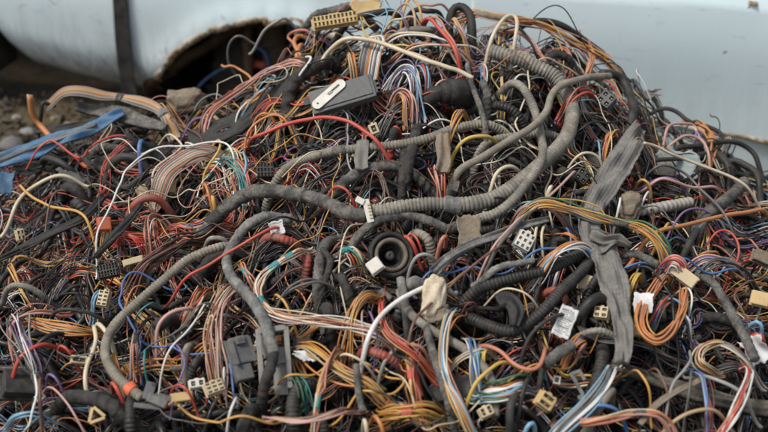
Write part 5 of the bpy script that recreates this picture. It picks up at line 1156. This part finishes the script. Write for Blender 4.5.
PAL = dict(
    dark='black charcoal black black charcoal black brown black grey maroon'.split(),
    mix='black red orange cream salmon black white pink grey amber skyblue white tan green yellow lightgrey purple black blue'.split(),
    red='red salmon red black pink red black red white orange'.split(),
    warm='orange amber cream yellow orange salmon black cream amber black'.split(),
    pale='white cream pink lightgrey tan white salmon grey skyblue amber'.split(),
    cool='skyblue white blue grey black lightgrey purple teal black green'.split())
ZONES = [  # centre px, py, spread, palette weights
    (430, 45, 90, dict(pale=4, warm=2, dark=2, mix=2)), (210, 165, 60, dict(red=4, pale=3, mix=2, dark=2)), (90, 240, 80, dict(dark=4, mix=4, red=3)),
    (60, 335, 70, dict(mix=3, red=2, warm=3, dark=3, cool=2)), (215, 320, 60, dict(warm=3, red=2, dark=4)), (290, 290, 60, dict(pale=3, warm=3, dark=3)),
    (380, 340, 80, dict(warm=5, red=2, pale=2, dark=2)), (430, 180, 80, dict(dark=4, mix=3, red=2)), (520, 280, 70, dict(dark=4, mix=3, red=2, pale=1)),
    (520, 370, 70, dict(dark=4, cool=2, warm=2, mix=2)), (660, 210, 70, dict(dark=4, warm=2, red=2, mix=2)), (690, 290, 70, dict(dark=4, cool=3, warm=3, mix=3)),
    (690, 390, 80, dict(dark=6, mix=2, cool=1, warm=2)), (150, 400, 100, dict(dark=6, mix=2)), (560, 130, 60, dict(dark=4, warm=2, mix=2)), (400, 420, 80, dict(dark=4, warm=3)), (300, 130, 60, dict(dark=4, warm=3, mix=2))]
rg = np.random.RandomState(77)
def palette_at(p):
    x, y = to_px(p); wt = {}
    for cx, cy, s, d in ZONES:
        k = math.exp(-((x - cx) ** 2 + (y - cy) ** 2 * 1.6) / (2 * s * s)) + 1e-4
        for a, b in d.items(): wt[a] = wt.get(a, 0) + k * b
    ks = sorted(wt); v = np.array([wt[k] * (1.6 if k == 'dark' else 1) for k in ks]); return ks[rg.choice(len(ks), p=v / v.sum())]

def hollow(x, y):
    # the tangle heaps up and sinks away between the larger pieces
    b = np.sin(31 * x + 9 * y + 1.1) * np.sin(27 * y - 11 * x + .4) + .7 * np.sin(58 * x - 17 * y + 2.2) * np.sin(49 * y + 21 * x)
    return .017 * b - .009

def wander(length, n, start, th, curl, h0, hamp, dip=.02):
    """A wire's random course over the heap: turning smoothly, rising and sinking through the tangle, ends tucked down."""
    s = np.linspace(0, length, n)
    k = curl * (rg.normal() * .5 + sum(rg.normal() * np.sin(s * f + rg.rand() * 6.28) for f in (8, 17, 38, 70)))
    for _ in range(rg.randint(0, 4)):              # sharp kinks
        i = rg.randint(3, n - 3); k[i - 1:i + 2] += rg.uniform(-1, 1) * .55 / (length / n)
    a = th + np.cumsum(k) * (length / n)
    x = start[0] + np.cumsum(np.cos(a)) * length / n; y = start[1] + np.cumsum(np.sin(a)) * length / n
    x -= x[n // 2] - start[0]; y -= y[n // 2] - start[1]
    off = h0 + hamp * (np.sin(s * rg.uniform(8, 22) + rg.rand() * 6.28) + .6 * np.sin(s * rg.uniform(25, 50) + rg.rand() * 6.28))
    e = np.minimum(s, length - s); off = off - dip * np.exp(-(e / .03) ** 2)
    P = np.stack([x, y, H(x, y) + off + hollow(x, y)], 1)
    return P

def place():
    while True:
        x = rg.uniform(-1.25, 1.25); y = rg.uniform(.74, 1.9)
        if H(x, y) > .05: return x, y

# wires too many to count, under and between the ones that show: one mass
names = sorted(C); sidx = {k: i for i, k in enumerate(names)}
VV, QQ, MI, nv = [], [], [], 0
def add_mass(P, r, col, ns=5):
    global nv
    V, Q = tube_geo(P, r, ns=ns); VV.append(V); QQ.append(Q + nv); MI.append(np.full(len(Q), sidx[col])); nv += len(V)
def strands(P, N, r, sp, cols, flat, ns=5):
    T, A, B = frames(P); s = np.linspace(0, 1, len(P)); out = []
    for k in range(N):
        if flat: oa, ob = (k - (N - 1) / 2) * r * 2.1, rg.uniform(-.4, .4) * r
        else: oa, ob = rg.normal() * sp, rg.normal() * sp * .6
        w_ = r * (7 if rg.rand() < .15 else 2.2)
        oa = oa + w_ * np.sin(s * rg.uniform(4, 14) + rg.rand() * 6) + w_ * .5 * np.sin(s * rg.uniform(14, 30) + rg.rand() * 6)
        D = P + A * (oa * (1 + .5 * np.sin(s * rg.uniform(3, 9) + rg.rand() * 6)))[:, None] + B * (ob + w_ * .6 * np.sin(s * rg.uniform(4, 18) + rg.rand() * 6) + r * np.sin(s * rg.uniform(4, 12) + rg.rand() * 6))[:, None]
        out.append((D, cols[k % len(cols)]))
    return out
for q in range(1500):
    st = place(); pal = PAL[palette_at((*st, float(H(*st))))]
    N = int(rg.choice([1, 2, 3, 5, 7, 9], p=[.44, .20, .16, .11, .06, .03]))
    L = rg.uniform(.25, .85); n = int(L / .007) + 6
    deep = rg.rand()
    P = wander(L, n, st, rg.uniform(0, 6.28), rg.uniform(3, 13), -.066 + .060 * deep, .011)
    pal = PAL['dark'] if rg.rand() > deep * 1.15 else pal  # deeper strands mostly turn dark: shade of the gaps put into their colour
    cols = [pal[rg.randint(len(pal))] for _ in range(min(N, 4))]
    r = rg.uniform(.0007, .00125)
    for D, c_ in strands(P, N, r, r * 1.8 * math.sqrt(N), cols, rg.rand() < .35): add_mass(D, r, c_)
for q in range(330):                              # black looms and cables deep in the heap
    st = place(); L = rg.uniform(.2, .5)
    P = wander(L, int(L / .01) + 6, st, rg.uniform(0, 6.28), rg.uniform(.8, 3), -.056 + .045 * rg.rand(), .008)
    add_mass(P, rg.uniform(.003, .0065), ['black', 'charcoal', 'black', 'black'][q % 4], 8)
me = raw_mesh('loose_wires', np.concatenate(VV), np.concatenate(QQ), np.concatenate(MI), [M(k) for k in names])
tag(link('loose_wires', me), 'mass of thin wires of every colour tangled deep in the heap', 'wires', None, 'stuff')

# wires and bundles lying on top, each a thing of its own, told apart by what they run between
TAIL = [(k, v) for k, v in LM.items()]
used = set(); used_pairs = {}
CN = dict(lightgrey='pale grey', skyblue='light blue', amber='amber yellow', rust='rust brown', maroon='dark red', salmon='salmon red')
def near_mark(p, skip=None, far=70):
    x, y = to_px(p); b = sorted((math.hypot(x - v[0], y - v[1]), k) for k, v in TAIL if k != skip)
    return b[0] if b and b[0][0] < far else (None, None)
def in_frame(p):
    x, y = to_px(p); return 4 < x < 764 and 4 < y < 428
def label_for(what, P):
    a, b = near_mark(P[0])[1], None
    if a: b = near_mark(P[-1], a)[1]
    if not a or not b: return None
    for t in ('%s lying between %s and %s' % (what, a, b), '%s running from %s past %s' % (what, a, b)):
        if t not in used and len(t.split()) <= 16 and (what, frozenset((a, b))) not in used_pairs:
            return t, (what, frozenset((a, b)))
    return None
made = dict(wire=0, bundle=0, cable=0)
def auto(kind, count, fn):
    tries = 0
    while made[kind] < count and tries < 4000:
        tries += 1
        st = place()
        L = rg.uniform(.20, .62) if kind == 'wire' else rg.uniform(.22, .58)
        P = wander(L, int(L / .006) + 8, st, rg.uniform(0, 6.28), rg.uniform(3, 16) if kind == 'wire' else rg.uniform(2, 9), (rg.uniform(.035, .062) if kind == 'wire' and rg.rand() < .42 else rg.uniform(.004, .028)) if kind != 'cable' else rg.uniform(-.005, .02), .007, .03)
        if not (in_frame(P[0]) and in_frame(P[-1]) and in_frame(P[len(P) // 2])): continue
        if P[:, 1].max() > YC + .02: continue
        pal = PAL[palette_at(P[len(P) // 2])]
        if fn(P, pal): made[kind] += 1
def one_wire(P, pal):
    bare = rg.rand() < .4
    if bare:                                      # one end stands clear, stripped to the copper
        m_ = min(12, len(P) // 3); P = P.copy(); P[:m_, 2] += np.linspace(.034, 0, m_) ** 1.0
    c_ = pal[rg.randint(len(pal))]; r = rg.choice([.0008, .0011, .0016], p=[.4, .42, .18])
    lab = label_for({.0008: 'thin ', .0011: '', .0016: 'thick '}[float(r)] + CN.get(c_, c_) + ' wire', P)
    if not lab: return False
    used.add(lab[0]); used_pairs[lab[1]] = 1
    V, Q = tube_geo(smooth_path(P, .004), r, ns=8); o = tag(obj('wire', V, Q, M(c_)), lab[0], 'wire', 'loose wires in the heap')
    if bare:
        d_ = P[0] - P[2]; d_ /= np.linalg.norm(d_); V, Q = tube_geo(np.array([P[0] - d_ * .001, P[0] + d_ * .004, P[0] + d_ * .0085]), r * .62, ns=7); obj('copper_end', V, Q, mat('copper'), o)
    return True
def one_bundle(P, pal):
    N = int(rg.choice([4, 5, 6, 8, 10])); cols = [pal[rg.randint(len(pal))] for _ in range(N)]
    cols = [x if x != 'charcoal' else 'grey' for x in cols]
    u_ = []; [u_.append(x) for x in cols if x not in u_]
    what = ('%s and %s wire bundle' % tuple(CN.get(x, x) for x in u_[:2])) if len(u_) > 1 else CN.get(u_[0], u_[0]) + ' wire bundle'
    lab = label_for(what, P)
    if not lab: return False
    used.add(lab[0]); used_pairs[lab[1]] = 1
    root = empty('wire_bundle', P.mean(0)); tag(root, lab[0], 'wire bundle', 'bundles of wires in the heap'); r = rg.uniform(.0008, .00125)
    for D, c_ in strands(smooth_path(P, .0045), N, r, r * 1.1 * math.sqrt(N), cols, rg.rand() < .4): V, Q = tube_geo(D, r * rg.choice([.75, 1, 1, 1.3]), ns=7); obj('strand', V, Q, M(c_), root)
    if rg.rand() < .5:
        D = smooth_path(P, .0015); i = rg.randint(len(D) // 4, 3 * len(D) // 4); h = rg.randint(4, 12)
        V, Q = tube_geo(D[i - h:i + h], r * 1.6 * math.sqrt(N), ns=12, style='taped', pitch=.005, seed=nseed(), amp=.06); obj('tape_wrap', V, Q, mat('tapeblack' if rg.rand() < .7 else 'tapegrey'), root)
    return True
def one_cable(P, pal):
    k = int(rg.choice(3)); what = ['black taped cable', 'smooth black cable', 'black ribbed tube'][k]
    lab = label_for(what, P)
    if not lab: return False
    used.add(lab[0]); used_pairs[lab[1]] = 1
    r = rg.uniform(.0028, .0055)
    if k == 2: V, Q = tube_geo(smooth_path(P, .0014), r * 1.25, ns=14, style='ribbed', pitch=.0056)
    elif k == 0: V, Q = tube_geo(smooth_path(P, .002), r, ns=12, style='taped', pitch=.012, seed=nseed())
    else: V, Q = tube_geo(smooth_path(P, .005), r * .8, ns=10)
    tag(obj('black_cable', V, Q, mat(['tapeblack', 'rubber', 'ribblack'][k])), lab[0], 'cable', 'black cables in the heap'); return True
auto('cable', 55, one_cable)
auto('bundle', 75, one_bundle)
auto('wire', 160, one_wire)
print('AUTO', made, 'objects', len(bpy.data.objects))
